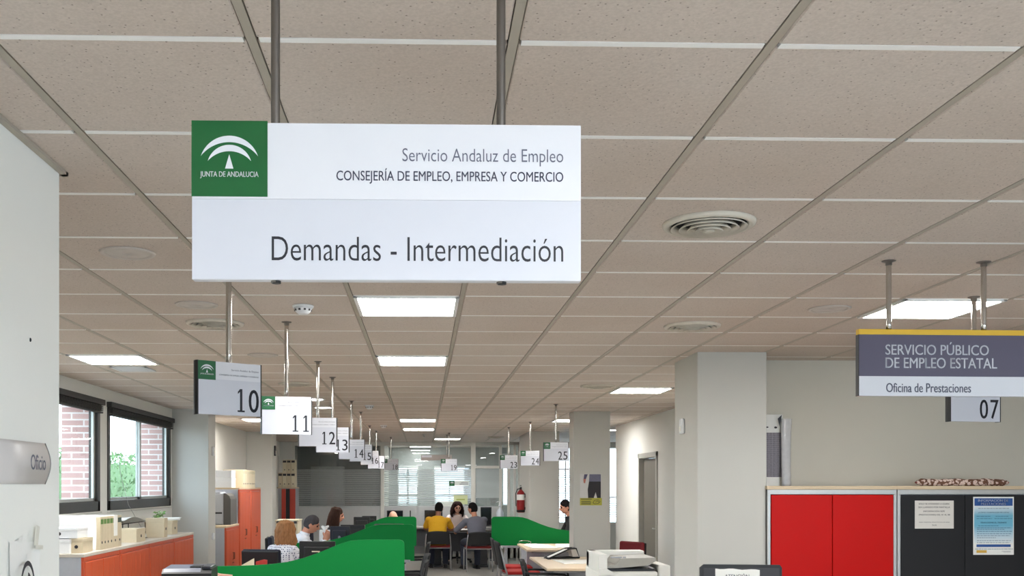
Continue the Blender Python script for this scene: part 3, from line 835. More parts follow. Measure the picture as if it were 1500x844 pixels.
# dark red open cabinet in the recess
rc = at(422, 714, 20.0)
t = thing('tall_cabinet', 'narrow red cabinet with a dark gap between its doors, in the far left recess', 'cabinet', (rc.x, 20.0, 0))
MB().box(-.20, .15, .02, .5, .05, 1.57, .004).box(-.18, .13, .05, .45, 0, .05).build('body', GREYP, t)
MB().box(-.22, .16, -.004, .5, 1.57, 1.595, .003).build('top', WOOD, t)
RD = mat('brick_red_lacquer', (180, 62, 44), .4)
MB().box(-.13, -.045, -.01, .018, .07, 1.56, .003).build('door', RD, t)
MB().box(.035, .145, -.01, .018, .07, 1.56, .003).build('door', RD, t)
MB().box(-.045, .035, .004, .019, .07, 1.56).build('gap', BLACK, t)
# cream pedestal with corner clips behind the fair-haired person
q = at(420, 762, 14.0)
t = thing('pedestal_cabinet', 'cream pedestal cabinet with dark corner clips behind the fair-haired person', 'cabinet', (q.x, 14.0, 0))
MB().box(-.155, .155, 0, .45, .02, q.z - .02, .01).build('body', CREAM, t)
MB().box(-.165, .165, -.01, .46, q.z - .02, q.z, .006).build('top', CREAM, t)
for s in (-1, 1): MB().box(s * .12 - .022, s * .12 + .022, -.014, -.008, q.z - .05, q.z - .015, .003).build('corner_clip', DARKGREY, t)
MB().box(-.13, .13, .03, .42, 0, .02).build('plinth', DARKGREY, t)

# ------------------------------------------------------------------ files and boxes
def binder(loc, rotz, w, h, d, label, group, m=CREAM, tabm=None):
    t = thing('archive_binder', label, 'binder', loc, rotz, group)     # spine faces -y
    MB().box(-w / 2, w / 2, 0, d, 0, h, .003).build('case', m, t)
    MB().box(-w / 2 + .006, w / 2 - .006, -.0015, .001, h * .78, h * .93).build('label', tabm or GREEN, t)
    MB().lathe([(.0005, 0), (.011, 0), (.011, .002), (.0005, .002)], 14, M=Matrix.Translation((0, 0, h * .22)) @ Matrix.Rotation(PI / 2, 4, 'X')).build('finger_hole', INK, t)
    return t
TABG = mat('binder_tab_green', (92, 132, 62), .6); SPINE = mat('binder_spine', (206, 192, 164), .7, var=.05)
y = 8.36
for k, w in enumerate((.085, .075, .09, .085, .13, .115)):
    lab = ('cream archive binder nearest the camera under the windows', 'second cream binder from the camera under the windows', 'third cream binder from the camera under the windows',
           'fourth cream binder from the camera under the windows', 'wide binder with a white sheet hanging over its spine', 'last wide binder of the row under the windows, dark label')[k]
    b = binder((LX - .03, y + w / 2, LH), PI / 2, w - .004, .275, .33, lab, 'archive binders on the low cabinets', SPINE, TABG if k < 4 else mat('binder_tab_dark', (40, 60, 50), .6))
    if k == 4:
        MB().box(-.05, .05, -.0045, -.002, .10, .279).box(-.05, .05, -.0045, .3, .276, .279).build('draped_sheet', PAPER, b)
    y += w
def archive_box(loc, rotz, w, d, h, label, m=WHITE, hole=True, group='cardboard file boxes'):
    t = thing('file_box', label, 'box', loc, rotz, group)
    MB().box(-w / 2, w / 2, 0, d, 0, h, .003).build('carton', m, t)
    MB().box(-w / 2 - .002, w / 2 + .002, -.002, d + .002, h * .78, h + .002, .002).build('lid', m, t)
    if hole:
        MB().lathe([(.0005, 0), (.014, 0), (.014, .003), (.0005, .003)], 16, M=Matrix.Translation((0, -.001, h * .45)) @ Matrix.Rotation(PI / 2, 4, 'X')).build('finger_hole', INK, t)
    return t
archive_box((LX - .30, 7.93, LH), 0, .34, .26, .11, 'white file box at the near end of the low cabinets')
archive_box((LX - .09, 7.96, LH), 0, .10, .24, .115, 'narrow cream file box at the near cabinet corner', SPINE)
archive_box((LX - .22, 7.95, LH + .119), 0, .28, .25, .08, 'white file box with a round hole lying on two boxes', WHITE)
# big curved white sheet leaning behind the boxes
vs = []; fs = []; n = 14
for i in range(n + 1):
    a = i / n
    for xx in (-3.19, -2.712): vs.append((xx, 8.22 - (.0 + .06 * a * a), LH + .02 + .26 * a) if False else (xx + .0, 8.29 + .02 * math.sin(a * 3), LH + .292 * a))
for i in range(n): fs.append((2 * i, 2 * i + 1, 2 * i + 3, 2 * i + 2))
m_ = len(vs); vs += [(x, y + .004, z) for x, y, z in vs]; fs += [tuple(reversed([j + m_ for j in f])) for f in fs]
fs += [(0, m_, m_ + 1, 1), (2 * n, 2 * n + 1, 2 * n + 1 + m_, 2 * n + m_)]
o = MB().add(vs, fs, 0, True).build('card_sheet', PAPER); tag(o, 'large white card sheet standing behind the file boxes under the nearer window', 'card')
# flat box, open trays and loose paper farther along
archive_box((LX - .17, 9.13, LH), PI / 2 + .05, .30, .30, .115, 'white file box just beyond the binders', WHITE)
archive_box((LX - .05, 9.62, LH), PI / 2, .30, .2, .125, 'white file box with beige end, middle of the low cabinets', SPINE)
def paper_stack(loc, rotz, w, d, h, label, name='paper_stack', m=PAPER, n=6, group='paper stacks'):
    mb = MB()
    for k in range(n):
        a = random.uniform(-.06, .06); ox = random.uniform(-.008, .008)
        mb.box(-w / 2 + ox, w / 2 + ox, -d / 2, d / 2, h * k / n, h * (k + .92) / n, .0012, M=Matrix.Rotation(a, 4, 'Z'))
    o = mb.build(name, m, None, loc, rotz)
    return tag(o, label, 'papers', group)
def tray(loc, rotz, label, m=DARKGREY):
    t = thing('letter_tray', label, 'tray', loc, rotz, 'letter trays')
    MB().box(-.17, .17, -.13, .13, 0, .006).box(-.17, -.164, -.13, .13, 0, .06).box(.164, .17, -.13, .13, 0, .06).box(-.17, .17, .124, .13, 0, .06).build('tray_shell', m, t)
    mb = MB()
    for k in range(5): mb.box(-.15 + random.uniform(-.01, .01), .15, -.12, .11, .007 + .006 * k, .012 + .006 * k)
    mb.build('papers', PAPER, t)
    return t
tray((LX - .34, 9.9, LH), PI / 2, 'dark letter tray against the window wall')
tray((LX - .32, 10.4, LH), PI / 2, 'dark letter tray under the curled paper sheet')
archive_box((LX - .02, 10.42, LH), PI / 2, .13, .19, .20, 'upright cream file box, middle of the low cabinets', SPINE)
vs = []; fs = []; n = 16
for i in range(n + 1):
    a = i / n
    for xx in (-3.17, -2.91): vs.append((xx, 9.75 + .95 * a, LH + .175 + .03 * math.sin(a * 5) + (.02 if xx > -3 else 0) - .01 * a))
for i in range(n): fs.append((2 * i, 2 * i + 1, 2 * i + 3, 2 * i + 2))
m_ = len(vs); vs += [(x, y, z + .003) for x, y, z in vs]; fs += [tuple(reversed([j + m_ for j in f])) for f in fs]
# wire rack that carries the sheet
t = thing('wire_rack', 'low dark rack carrying a big curled white sheet under the farther window', 'rack', (0, 0, 0))
t.location = (-2.95, 10.2, LH)
MB().add([(x + 2.95, y - 10.2, z - LH) for x, y, z in vs], fs, 0, True).build('paper_sheet', PAPER, t)
rk = MB()
for sx_ in (-.18, .0):
    for sy_ in (-.38, .42): rk.tube([(sx_, sy_, 0), (sx_, sy_, .168)], .006, 8)
    rk.tube([(sx_, -.40, .160), (sx_, .44, .160)], .005, 8)
rk.build('frame', BLACK, t)
archive_box((LX - .10, 11.12, LH), PI / 2, .24, .3, .15, 'last file box on the low cabinets, next to the pillar', SPINE)
paper_stack((LX - .22, 11.3, LH + .153), .2, .26, .36, .022, 'loose white papers on the last file box by the pillar')
# mug and plant
p = at(233, 761, 11.0)
t = thing('mug', 'small white mug near the plant under the farther window', 'mug', (-3.02, 10.75, LH))
MB().lathe([(.0005, 0), (.036, 0), (.04, .09), (.036, .09), (.033, .008), (.0005, .008)], 20).build('cup', WHITE, t)
MB().tube([(.038, 0, .07), (.062, 0, .06), (.062, 0, .035), (.038, 0, .02)], .005, 8).build('handle', WHITE, t)
t = thing('potted_plant', 'small green plant in a pale pot below the farther window', 'plant', (-3.02, 11.44, LH))
MB().lathe([(.0005, 0), (.045, 0), (.06, .14), (.054, .14), (.045, .12), (.0005, .12)], 20).build('pot', WHITE, t)
lf = MB()
for k in range(26):
    a = random.uniform(0, 2 * PI); r = random.uniform(.02, .07); z = .15 + random.uniform(.0, .09)
    M = Matrix.Translation((r * math.cos(a), r * math.sin(a), z)) @ Euler((random.uniform(-.6, .6), random.uniform(-.6, .6), a)).to_matrix().to_4x4()
    lf.add([(-.01, 0, 0), (.015, -.018, .004), (.045, 0, -.004), (.015, .018, .004)], [(0, 1, 2, 3)], 0, False, M)
    lf.tube([(0, 0, .12), (r * .5 * math.cos(a), r * .5 * math.sin(a), z - .01), (r * math.cos(a), r * math.sin(a), z)], .0018, 5)
lf.build('foliage', mat('plant_leaf', (106, 150, 70), .6, var=.2, scale=20), t)

# on the tall orange cabinets
archive_box((-3.01, 14.66, 1.595), 0, .38, .32, .145, 'white carton below another on the tall orange cabinet', WHITE, False)
archive_box((-3.01, 14.67, 1.745), 0, .37, .31, .10, 'white carton on top of another on the tall orange cabinet', WHITE, False)
for k in range(13):
    binder((OX - .02, 15.06 + .083 * k, 1.595), PI / 2, .078, .27, .30, 'cream binder on the tall orange cabinets, %s counted from the cartons' % ('first', 'second', 'third', 'fourth', 'fifth', 'sixth', 'seventh', 'eighth', 'ninth', 'tenth', 'eleventh', 'twelfth', 'last')[k], 'binders on the tall orange cabinets', (SPINE, CREAM)[k % 2], mat('binder_tab_pale', (190, 180, 150), .6))
# on the red cabinet in the recess: two tiers of files
for k in range(4):
    binder((rc.x - .16 + .085 * k, 20.02, 1.595), 0, .08, .29, .3, 'beige file on the narrow red cabinet, %s in the lower row from the left' % ('first', 'second', 'third', 'fourth')[k], 'files on the narrow red cabinet', (SPINE, CREAM)[k % 2], INK)
for k in range(3):
    binder((rc.x - .075 + .085 * k, 20.03, 1.886), 0, .08, .26, .28, 'upper file stacked on the narrow red cabinet, %s from the left' % ('first', 'second', 'third')[k], 'files on the narrow red cabinet', (CREAM, SPINE)[k % 2], INK)

# on the black and red cabinets
k0 = at(1343, 708, 7.42); k1 = at(1476, 708, 7.42)
FLORAL = bpy.data.materials.new('floral_cloth'); FLORAL.use_nodes = True
nt = FLORAL.node_tree; b = nt.nodes['Principled BSDF']; b.inputs['Roughness'].default_value = .9
tc = nt.nodes.new('ShaderNodeTexCoord'); v = nt.nodes.new('ShaderNodeTexVoronoi'); v.inputs['Scale'].default_value = 42
nz = nt.nodes.new('ShaderNodeTexNoise'); nz.inputs['Scale'].default_value = 60
r = nt.nodes.new('ShaderNodeValToRGB'); r.color_ramp.interpolation = 'CONSTANT'
r.color_ramp.elements[0].color = rgb((70, 54, 46)); r.color_ramp.elements[1].position = .17; r.color_ramp.elements[1].color = rgb((186, 92, 88))
e = r.color_ramp.elements.new(.28); e.color = rgb((232, 210, 200)); e = r.color_ramp.elements.new(.74); e.color = rgb((120, 84, 66))
nt.links.new(tc.outputs['Object'], v.inputs['Vector']); nt.links.new(tc.outputs['Object'], nz.inputs['Vector'])
ad = nt.nodes.new('ShaderNodeMath'); ad.operation = 'MULTIPLY_ADD'; ad.inputs[1].default_value = .5
nt.links.new(nz.outputs['Fac'], ad.inputs[0]); nt.links.new(v.outputs['Distance'], ad.inputs[2])
sb = nt.nodes.new('ShaderNodeMath'); sb.operation = 'SUBTRACT'; sb.inputs[1].default_value = .05
nt.links.new(ad.outputs[0], sb.inputs[0]); nt.links.new(sb.outputs[0], r.inputs[0]); nt.links.new(r.outputs[0], b.inputs['Base Color'])
Lf = k1.x - k0.x; pts = []; rad = []
for i in range(41):
    a = i / 40; pts.append((Lf * a, .012 * math.sin(a * 7), .026 + .003 * math.sin(a * 19))); rad.append(.004 + .023 * min(1, math.sin(PI * min(max(a, .02), .98)) * 7) + .0015 * math.sin(a * 45))
t = thing('draught_roll', 'long floral patterned cloth roll lying on the black cabinet', 'cloth roll', (k0.x, 7.42, CAM_Z))
MB().tube(pts, .026, 18, radii=rad).build('cloth', FLORAL, t)
for a in (0, 40): MB().tube([(pts[a][0] - .012, pts[a][1], .026), (pts[a][0] + .012, pts[a][1], .026)], .007, 10).build('end_tie', mat('cloth_tie', (150, 80, 70), .9), t)
# calendar poster and clear roll standing on the red cabinet
pc = at(1119, 712, 7.66); pd = at(1146, 712, 7.66); zt = at(1130, 607.5, 7.66).z
t = thing('planner_poster', 'white year planner with a grey printed grid, standing on the red cabinet by the pillar', 'poster', (pd.x - .30, 7.655, CAM_Z))
MB().box(-.22, .30, 0, .006, 0, zt - CAM_Z, .001).build('board', PAPER, t)
GRID = mat('planner_grid_ink', (128, 124, 134), .8, var=.5, scale=70, stretch=(1, 1, 2.5)); z0 = at(1130, 699, 7.66).z - CAM_Z; z1 = at(1130, 634, 7.66).z - CAM_Z
g = MB().box(-.2, .298, -.002, .0005, z0, z1)
g.build('printed_grid', GRID, t)
g = MB()
for i in range(22): g.box(-.2, .298, -.0028, -.0018, z0 + (z1 - z0) * i / 22 - .0006, z0 + (z1 - z0) * i / 22 + .0006)
for i in range(18): g.box(-.2 + .028 * i - .0006, -.2 + .028 * i + .0006, -.0028, -.0018, z0, z1)
g.build('grid_lines', mat('planner_lines', (176, 172, 176), .8), t)
MB().ell((.245, -.002, z1 + .04), (.012, .002, .008)).ell((.17, -.002, z1 + .042), (.02, .002, .006)).ell((.09, -.002, z1 + .04), (.02, .002, .006)).build('header_mark', INK, t)
pe = at(1150.5, 712, 7.62)
t = thing('plastic_sleeve', 'tall clear crinkled plastic sleeve leaning beside the planner on the red cabinet', 'plastic sleeve', (pe.x, 7.60, CAM_Z))
SLV = mat('clear_plastic', (200, 200, 202), .15, .0, var=.12, scale=30, bump=1.2)
hs = at(1150, 613.5, 7.62).z - CAM_Z; vs = []; fs = []; n = 24
for i in range(n + 1):
    z = hs * i / n; s_ = .036 + .008 * (i / n) ** 2 + .003 * noise.noise((i * .8, 0, 0))
    for q_ in range(10):
        a = 2 * PI * q_ / 10; vs.append((s_ * math.cos(a) + .012 * (i / n) ** 3, .016 * math.sin(a) * (1 + .3 * noise.noise((q_, i * .5, 2))) + .03 * i / n, z))
for i in range(n):
    for q_ in range(10): fs.append((i * 10 + q_, i * 10 + (q_ + 1) % 10, (i + 1) * 10 + (q_ + 1) % 10, (i + 1) * 10 + q_))
fs.append(tuple(reversed(range(10))))
MB().add(vs, fs, 0, True).build('sleeve', SLV, t)
MB().add([(-.062, .012, hs - .03 + .03), (-.03, .012, hs + .03), (-.05, .012, hs - .06)], [(0, 1, 2)]).add([(-.062, .014, hs), (-.03, .014, hs + .03), (-.05, .014, hs - .06)], [(2, 1, 0)]).build('dark_corner', INK, t)

# notices on the black cabinet doors
def flat_notice(name, label, px0, py0, px1, py1, Y, cat='notice'):
    a = at(px0, py1, Y); b_ = at(px1, py0, Y)
    t = thing(name, label, cat, (a.x, Y, a.z))
    return t, b_.x - a.x, b_.z - a.z
NY = CYF - .0075
t, w, h = flat_notice('paper_notice', 'white paper notice on the left door of the black cabinet', 1340, 733.5, 1397, 774.5, NY)
MB().box(0, w, -.0012, 0, 0, h, .0005).build('sheet', mat('notice_paper', (216, 212, 206), .7), t)
for body, a, b_, z0, z1, wt in (('SÓLO SE ATENDERÁ A QUIEN', .10, .88, .845, .925, .02), ('SEA LLAMADO POR PANTALLA', .09, .90, .735, .79, .02), ('INFORMACIÓN SEPE', .22, .77, .59, .66, .02), ('(PRESTACIONES) DEL 01 AL 08', .10, .90, .45, .52, .02), ('PARA TRÁMITES, SOLICITE CITA EN SEDE', .11, .89, .205, .25, .0), ('GRACIAS', .44, .56, .10, .145, .0)):
    text_mb(body, a * w, b_ * w, z0 * h, z1 * h, -.0017, weight=wt, ext=.0003).build('lettering', INK, t)
t, w, h = flat_notice('information_poster', 'blue and white poster headed Información de Prestaciones on the right black door', 1425.5, 728, 1485, 813, NY, 'poster')
MB().box(0, w, -.0012, 0, 0, h, .0005).build('sheet', PAPER, t)
BLU = bpy.data.materials.new('poster_blue_fade'); BLU.use_nodes = True
nt = BLU.node_tree; b = nt.nodes['Principled BSDF']; b.inputs['Roughness'].default_value = .6
tc = nt.nodes.new('ShaderNodeTexCoord'); sp_ = nt.nodes.new('ShaderNodeSeparateXYZ'); r = nt.nodes.new('ShaderNodeValToRGB')
mr = nt.nodes.new('ShaderNodeMapRange'); mr.inputs[1].default_value = 0; mr.inputs[2].default_value = h
nt.links.new(tc.outputs['Object'], sp_.inputs[0]); nt.links.new(sp_.outputs['Z'], mr.inputs[0]); nt.links.new(mr.outputs[0], r.inputs[0]); nt.links.new(r.outputs[0], b.inputs['Base Color'])
cr = r.color_ramp; cr.elements[0].position = .18; cr.elements[0].color = rgb((236, 238, 238)); cr.elements[1].position = .86; cr.elements[1].color = rgb((230, 234, 236))
e = cr.elements.new(.50); e.color = rgb((110, 180, 208)); e = cr.elements.new(.68); e.color = rgb((112, 178, 204))
MB().box(.02 * w, .98 * w, -.0018, -.0008, .2 * h, .86 * h).build('fade_panel', BLU, t)
NAVY = mat('poster_navy', (40, 84, 150), .6)
MB().box(.03 * w, .97 * w, -.0022, -.001, .845 * h, .975 * h).build('header_band', NAVY, t)
MB().box(.08 * w, .92 * w, -.0022, -.001, .135 * h, .18 * h).build('footer_band', NAVY, t)
text_mb('INFORMACIÓN DE', .12 * w, .86 * w, .915 * h, .968 * h, -.0026, weight=.03, ext=.0003).build('lettering', SIGN_W, t)
text_mb('PRESTACIONES', .19 * w, .80 * w, .858 * h, .898 * h, -.0026, weight=.03, ext=.0003).build('lettering', SIGN_W, t)
DB = mat('poster_ink', (48, 82, 116), .6)
text_mb('¿CÓMO FORMULAR MI CITA?', .12 * w, .88 * w, .715 * h, .745 * h, -.0024, weight=.02, ext=.0003).build('lettering', DB, t)
text_mb('SELECCIONE EL TRÁMITE', .18 * w, .82 * w, .545 * h, .575 * h, -.0024, weight=.03, ext=.0003).build('lettering', DB, t)
ln = MB()
for zz, a, b_ in ((.80, .12, .88), (.665, .08, .42), (.665, .55, .86), (.625, .08, .46), (.625, .52, .95), (.50, .12, .62), (.465, .09, .93), (.44, .09, .78), (.405, .09, .95), (.365, .09, .94), (.33, .09, .9), (.295, .09, .55), (.245, .09, .92), (.21, .09, .9), (.10, .05, .97)):
    x = a
    while x < b_:
        q = min(b_, x + random.uniform(.03, .09)); ln.box(x * w, q * w, -.0024, -.001, zz * h - .0016, zz * h + .0016); x = q + .015
ln.build('text_lines', DB, t)
MB().box(.08 * w, .33 * w, -.0024, -.001, .035 * h, .08 * h).build('gold_mark', mat('poster_gold', (214, 170, 70), .6), t)
MB().box(.70 * w, .92 * w, -.0024, -.001, .06 * h, .066 * h).box(.74 * w, .92 * w, -.0024, -.001, .045 * h, .05 * h).build('small_print', GREYP, t)

# poster on the pillar
YP = 13.02 - .002
t, w, h = flat_notice('wall_poster', 'poster of a person in dark trousers with a yellow strip, on the pillar', 849.5, 694.5, 881, 740.5, YP, 'poster')
MB().box(0, w, -.002, 0, .235 * h, h, .0005).build('photo_sheet', mat('poster_pale', (206, 204, 202), .6), t)
pz = MB(); n = -.004
pz.prism([(.38 * w, .235 * h), (.36 * w, .50 * h), (.42 * w, .76 * h), (.97 * w, .76 * h), (.97 * w, .235 * h), (.80 * w, .235 * h), (.73 * w, .42 * h), (.64 * w, .235 * h)], n, n + .002)
pz.build('trousers', mat('poster_black', (34, 30, 36), .6), t)
MB().prism([(.42 * w, .76 * h), (.44 * w, .99 * h), (.97 * w, .99 * h), (.97 * w, .76 * h)], n, n + .002).build('shirt', mat('poster_lilac', (104, 104, 126), .6, var=.3, scale=90), t)
MB().prism([(.17 * w, .84 * h), (.20 * w, .99 * h), (.36 * w, .99 * h), (.28 * w, .84 * h)], n, n + .002).build('sleeve', mat('poster_violet', (82, 78, 104), .6), t)
MB().prism([(.17 * w, .72 * h), (.16 * w, .84 * h), (.28 * w, .84 * h), (.24 * w, .70 * h)], n, n + .002).build('hand', mat('poster_skin', (190, 120, 104), .6), t)
MB().box(0, w * 1.02, -.0025, 0, 0, .235 * h, .0005).build('yellow_strip', mat('poster_lime', (176, 172, 62), .6), t)
ln = MB()
for zz, a, b_ in ((.20, .04, .55), (.13, .06, .5), (.08, .06, .52), (.04, .06, .5)): ln.box(a * w, b_ * w, -.0032, -.002, zz * h - .004, zz * h + .004)
ln.tube([(.60 * w, -.003, .08 * h), (.68 * w, -.003, .16 * h), (.86 * w, -.003, .18 * h), (.95 * w, -.003, .12 * h), (.85 * w, -.003, .06 * h), (.68 * w, -.003, .05 * h), (.60 * w, -.003, .08 * h)], .003, 6)
ln.tube([(.72 * w, -.003, .10 * h), (.82 * w, -.003, .14 * h), (.90 * w, -.003, .10 * h)], .003, 6)
ln.build('printed_marks', INK, t)

# notices on the glass partition
YG = PY - .009
t, w, h = flat_notice('paper_notice', 'plain white paper on the far glass behind the yellow shirt', 643, 735, 664, 747.5, YG)
MB().box(0, w, -.002, 0, 0, h, .0008).build('sheet', mat('notice_white', (226, 232, 224), .7), t)
MB().box(.1 * w, .8 * w, -.003, -.0018, .7 * h, .73 * h).box(.1 * w, .6 * w, -.003, -.0018, .5 * h, .53 * h).build('text_lines', mat('ink_faint', (190, 196, 190), .7), t)
t, w, h = flat_notice('paper_notice', 'pale yellow paper on the far glass, above the curly-haired person', 664.5, 725.5, 685, 739, YG)
MB().box(0, w, -.002, 0, 0, h, .0008).build('sheet', mat('notice_yellow', (214, 222, 170), .7), t)
MB().box(.2 * w, .8 * w, -.003, -.0018, .45 * h, .6 * h).build('text_lines', mat('ink_olive', (176, 188, 104), .7), t)
t, w, h = flat_notice('glass_sticker', 'small white strip with green emblem stuck on the far glass', 658, 704.5, 687, 712, YG, 'sticker')
MB().box(0, w, -.002, 0, 0, h, .0005).build('strip', mat('notice_white', (226, 232, 224), .7), t)
emblem(t, 0, -.005, h * 1.05, -.0045, False)
MB().box(.52 * w, .97 * w, -.003, -.0018, .30 * h, .42 * h).box(.6 * w, .97 * w, -.003, -.0018, .55 * h, .65 * h).build('text_lines', INK_GREY, t)

# fire extinguisher on the far pillar's left face
pe = at(771.5, 751, 18.6)
t = thing('fire_extinguisher', 'red fire extinguisher with a white label hanging on the far pillar', 'fire extinguisher', (1.90 - .085, 18.6, pe.z))
REDX = mat('extinguisher_red', (150, 22, 26), .3)
MB().lathe([(.0005, 0), (.066, 0), (.074, .012), (.075, .05), (.075, .34), (.066, .385), (.034, .415), (.024, .43), (.0005, .43)], 28).build('cylinder', REDX, t)
MB().lathe([(.0755, .235), (.0765, .238), (.0765, .335), (.0755, .338)], 28).build('label_band', PAPER, t)
MB().lathe([(.0755, .01), (.0765, .012), (.0765, .045), (.0755, .05)], 28).build('base_ring', BLACK, t)
MB().box(-.02, .02, -.02, .02, .43, .47, .005).box(-.012, .012, -.10, .02, .47, .482, .003).box(-.012, .012, -.09, .01, .495, .507, .003, M=Matrix.Rotation(-.12, 4, 'X')).build('valve', BLACK, t)
MB().tube([(-.02, 0, .45), (-.06, 0, .44), (-.092, 0, .36), (-.090, 0, .2), (-.088, 0, .12)], .009, 10).build('hose', BLACK, t)
MB().box(.06, .087, -.03, .03, .28, .36, .003).box(.06, .087, -.03, .03, .05, .1, .003).build('wall_bracket', DARKGREY, t)
# sensors and switches on the pillars
def puck(name, label, cat, loc, rotz, w, h, m=WHITE):
    t = thing(name, label, cat, loc, rotz)
    MB().box(-w / 2, w / 2, -.028, 0, 0, h, .012, seg=3).build('housing', m, t)
    MB().box(-w * .3, w * .3, -.031, -.026, h * .15, h * .5, .002).build('lens', mat('lens_pale', (232, 230, 222), .3), t)
q = at(997, 636, 7.62)
puck('motion_sensor', 'small white motion sensor on the side of the nearest pillar', 'sensor', (2.005, 7.62, q.z), -PI / 2, .08, .12)
q = at(311, 668, 13.0)
puck('motion_sensor', 'white sensor on the pillar by the windows', 'sensor', (-2.755, 13.02, q.z), PI / 2, .07, .12)
q = at(311, 791, 13.0)
puck('light_switch', 'white switch low on the pillar by the windows', 'switch', (-2.755, 13.02, q.z), PI / 2, .07, .09)
q = at(402.5, 668, 18.3)
puck('door_closer', 'small dark fitting on the edge of the left back wall', 'fitting', (-2.75, 18.36, q.z), PI / 2, .10, .19, DARKGREY)
# ================================================================== DESKS, SCREENS, CHAIRS
GREEN_P = mat('partition_green', (8, 116, 52), .6, var=.03, scale=5, spec=.15)
def wave_screen(loc, label, mirror=False, bottom=.70, cut=0.0):
    """desk partition with a wave-cut top; local x runs left to right, 1.72 wide"""
    t = thing('desk_partition', label, 'desk partition', loc, 0, 'green wave-topped desk partitions')
    W = 1.72
    prof = [(0, bottom), (0, .895), (.012, .912), (.045, .920), (.25, .922), (.42, .928), (.56, .938), (.70, .956), (.84, .990), (.97, 1.036), (1.08, 1.082), (1.17, 1.118), (1.24, 1.138), (1.31, 1.147), (1.40, 1.149),
            (W - .045, 1.149), (W - .018, 1.141), (W - .004, 1.124), (W, 1.10), (W, bottom)]
    p = [(x, z) for x, z in prof]
    if cut: p = [(cut, bottom), (cut, .93)] + [q for q in p if q[0] > cut + .01]
    if mirror: p = [(W - x, z) for x, z in p][::-1]
    MB().prism(p, -.014, .014).build('panel', GREEN_P, t)
    f = MB()
    for x in (.22 + cut, W - .22):
        MB().box(x - .025, x + .025, -.012, .012, .03, bottom, .003).box(x - .03, x + .03, -.24, .24, 0, .03, .006).build('foot', GREYP, t)
    MB().box(.05 + cut, W - .05, -.02, .02, bottom - .02, bottom + .015, .004).build('rail', GREYP, t)
    return t
for k, (d, lab) in enumerate(((8.72, 'nearest green wave-topped desk partition on the left'), (12.2, 'second green wave-topped partition, behind the nearest one'), (15.25, 'third green wave-topped partition on the left, farthest back'))):
    wave_screen((at(592.5, 800, 8.72).x - 1.72 if k == 0 else (at(607, 800, d).x if k == 1 else at(610, 800, d).x) - 1.72, d, 0), lab, cut=.52 if k == 2 else 0.0)
wave_screen((at(720, 780, 15.2).x, 15.2, 0), 'green wave-topped partition on the right, in front of the extinguisher', True, .69)

TOPM = mat('desk_top', (216, 196, 168), .45, var=.06, scale=4, stretch=(1, 10, 10)); LEGM = mat('desk_panel', (190, 192, 202), .5)
def desk(label, x0, x1, y0, y1, h=.74, top=TOPM, group='desks', leg_m=None):
    leg_m = leg_m or LEGM
    t = thing('desk', label, 'desk', ((x0 + x1) / 2, (y0 + y1) / 2, 0), 0, group)
    a, b = (x1 - x0) / 2, (y1 - y0) / 2
    MB().box(-a, a, -b, b, h - .028, h, .004).build('desk_top', top, t)
    for s in (-1, 1):
        MB().box(s * (a - .20) - .13, s * (a - .20) + .13, -.03, .03, .03, h - .028, .006).box(s * (a - .20) - .16, s * (a - .20) + .16, -b + .08, b - .08, 0, .03, .006).build('leg', leg_m, t)
    MB().box(-a + .3, a - .3, -.012, .012, .30, h - .05, .002).build('modesty_panel', leg_m, t)
    MB().box(-a + .08, a - .08, -b + .1, b - .1, h - .055, h - .029, .002).build('frame', GREYP, t)
    return t
desk('desk behind the nearest green partition', -1.25, -.22, 9.2, 11.0)
desk('desk behind the second green partition', -1.25, -.22, 12.35, 14.0)
desk('desk behind the third green partition', -1.30, -.22, 15.45, 17.1)
desk('light wooden desk with papers, in front of the right green partition', 1.42, 2.44, 13.68, 15.1)
a = at(800, 834, 10.55)
desk('light wooden desk with papers, right of the black armchair', 1.31, 2.42, 10.55, 12.3)
desk('table where the three people sit at the far end', .02, 1.35, 19.72, 20.42, top=mat('table_grey', (96, 92, 88), .5), leg_m=DARKGREY)
desk('long desk with monitors along the glass partition', -1.05, 1.75, 21.35, 22.0, top=mat('table_pale', (190, 188, 184), .5), leg_m=mat('panel_dusk', (84, 86, 92), .6))
desk('desk in the gap right of the poster pillar', 2.70, 3.12, 17.0, 18.2)
desk('desk the leaning person in black works at, between the pillars', 1.55, 2.12, 16.0, 17.0)
desk('desk at the front with the black monitor and paper sign', at(1027, 830, 5.9).x - .5, at(1145, 830, 5.9).x + .5, 5.55, 6.3)
desk('desk at the lower left edge carrying the black printer', at(237, 834, 7.3).x - .15, at(310, 834, 7.3).x + .12, 7.1, 7.75)

# papers and trays on the right desks
def sheet(loc, rotz, label, w=.21, d=.297, m=PAPER, h=.004, group='papers on the desks'):
    return tag(MB().box(-w / 2, w / 2, -d / 2, d / 2, 0, h, .001).box(-w / 2 + .006, w / 2 + .004, -d / 2 + .004, d / 2 + .006, h, h + .0015).build('paper_sheet', m, None, loc, rotz), label, 'papers', group)
sheet((1.68, 14.35, .74), .05, 'white papers at the left end of the desk by the green partition', .36, .8, h=.006)
sheet((2.12, 14.45, .74), -.12, 'white papers at the right end of the desk by the green partition', .40, .9, h=.006)
sheet((1.66, 14.86, .74), .4, 'single sheet at the back of the desk by the green partition')
sheet((1.80, 11.45, .74), .1, 'large white sheets in the middle of the desk by the armchair', .5, .55, h=.005)
sheet((2.15, 11.05, .74), -.15, 'papers near the right front of the desk by the armchair', .34, .5)
sheet((1.62, 12.0, .74), .3, 'papers at the back left of the desk by the armchair', .3, .3)
sheet((2.22, 11.9, .74), .2, 'papers at the back right of the desk by the armchair', .4, .3)
sheet((.62, 19.95, .74), .2, 'white sheet on the far table between the three people', .30, .25)
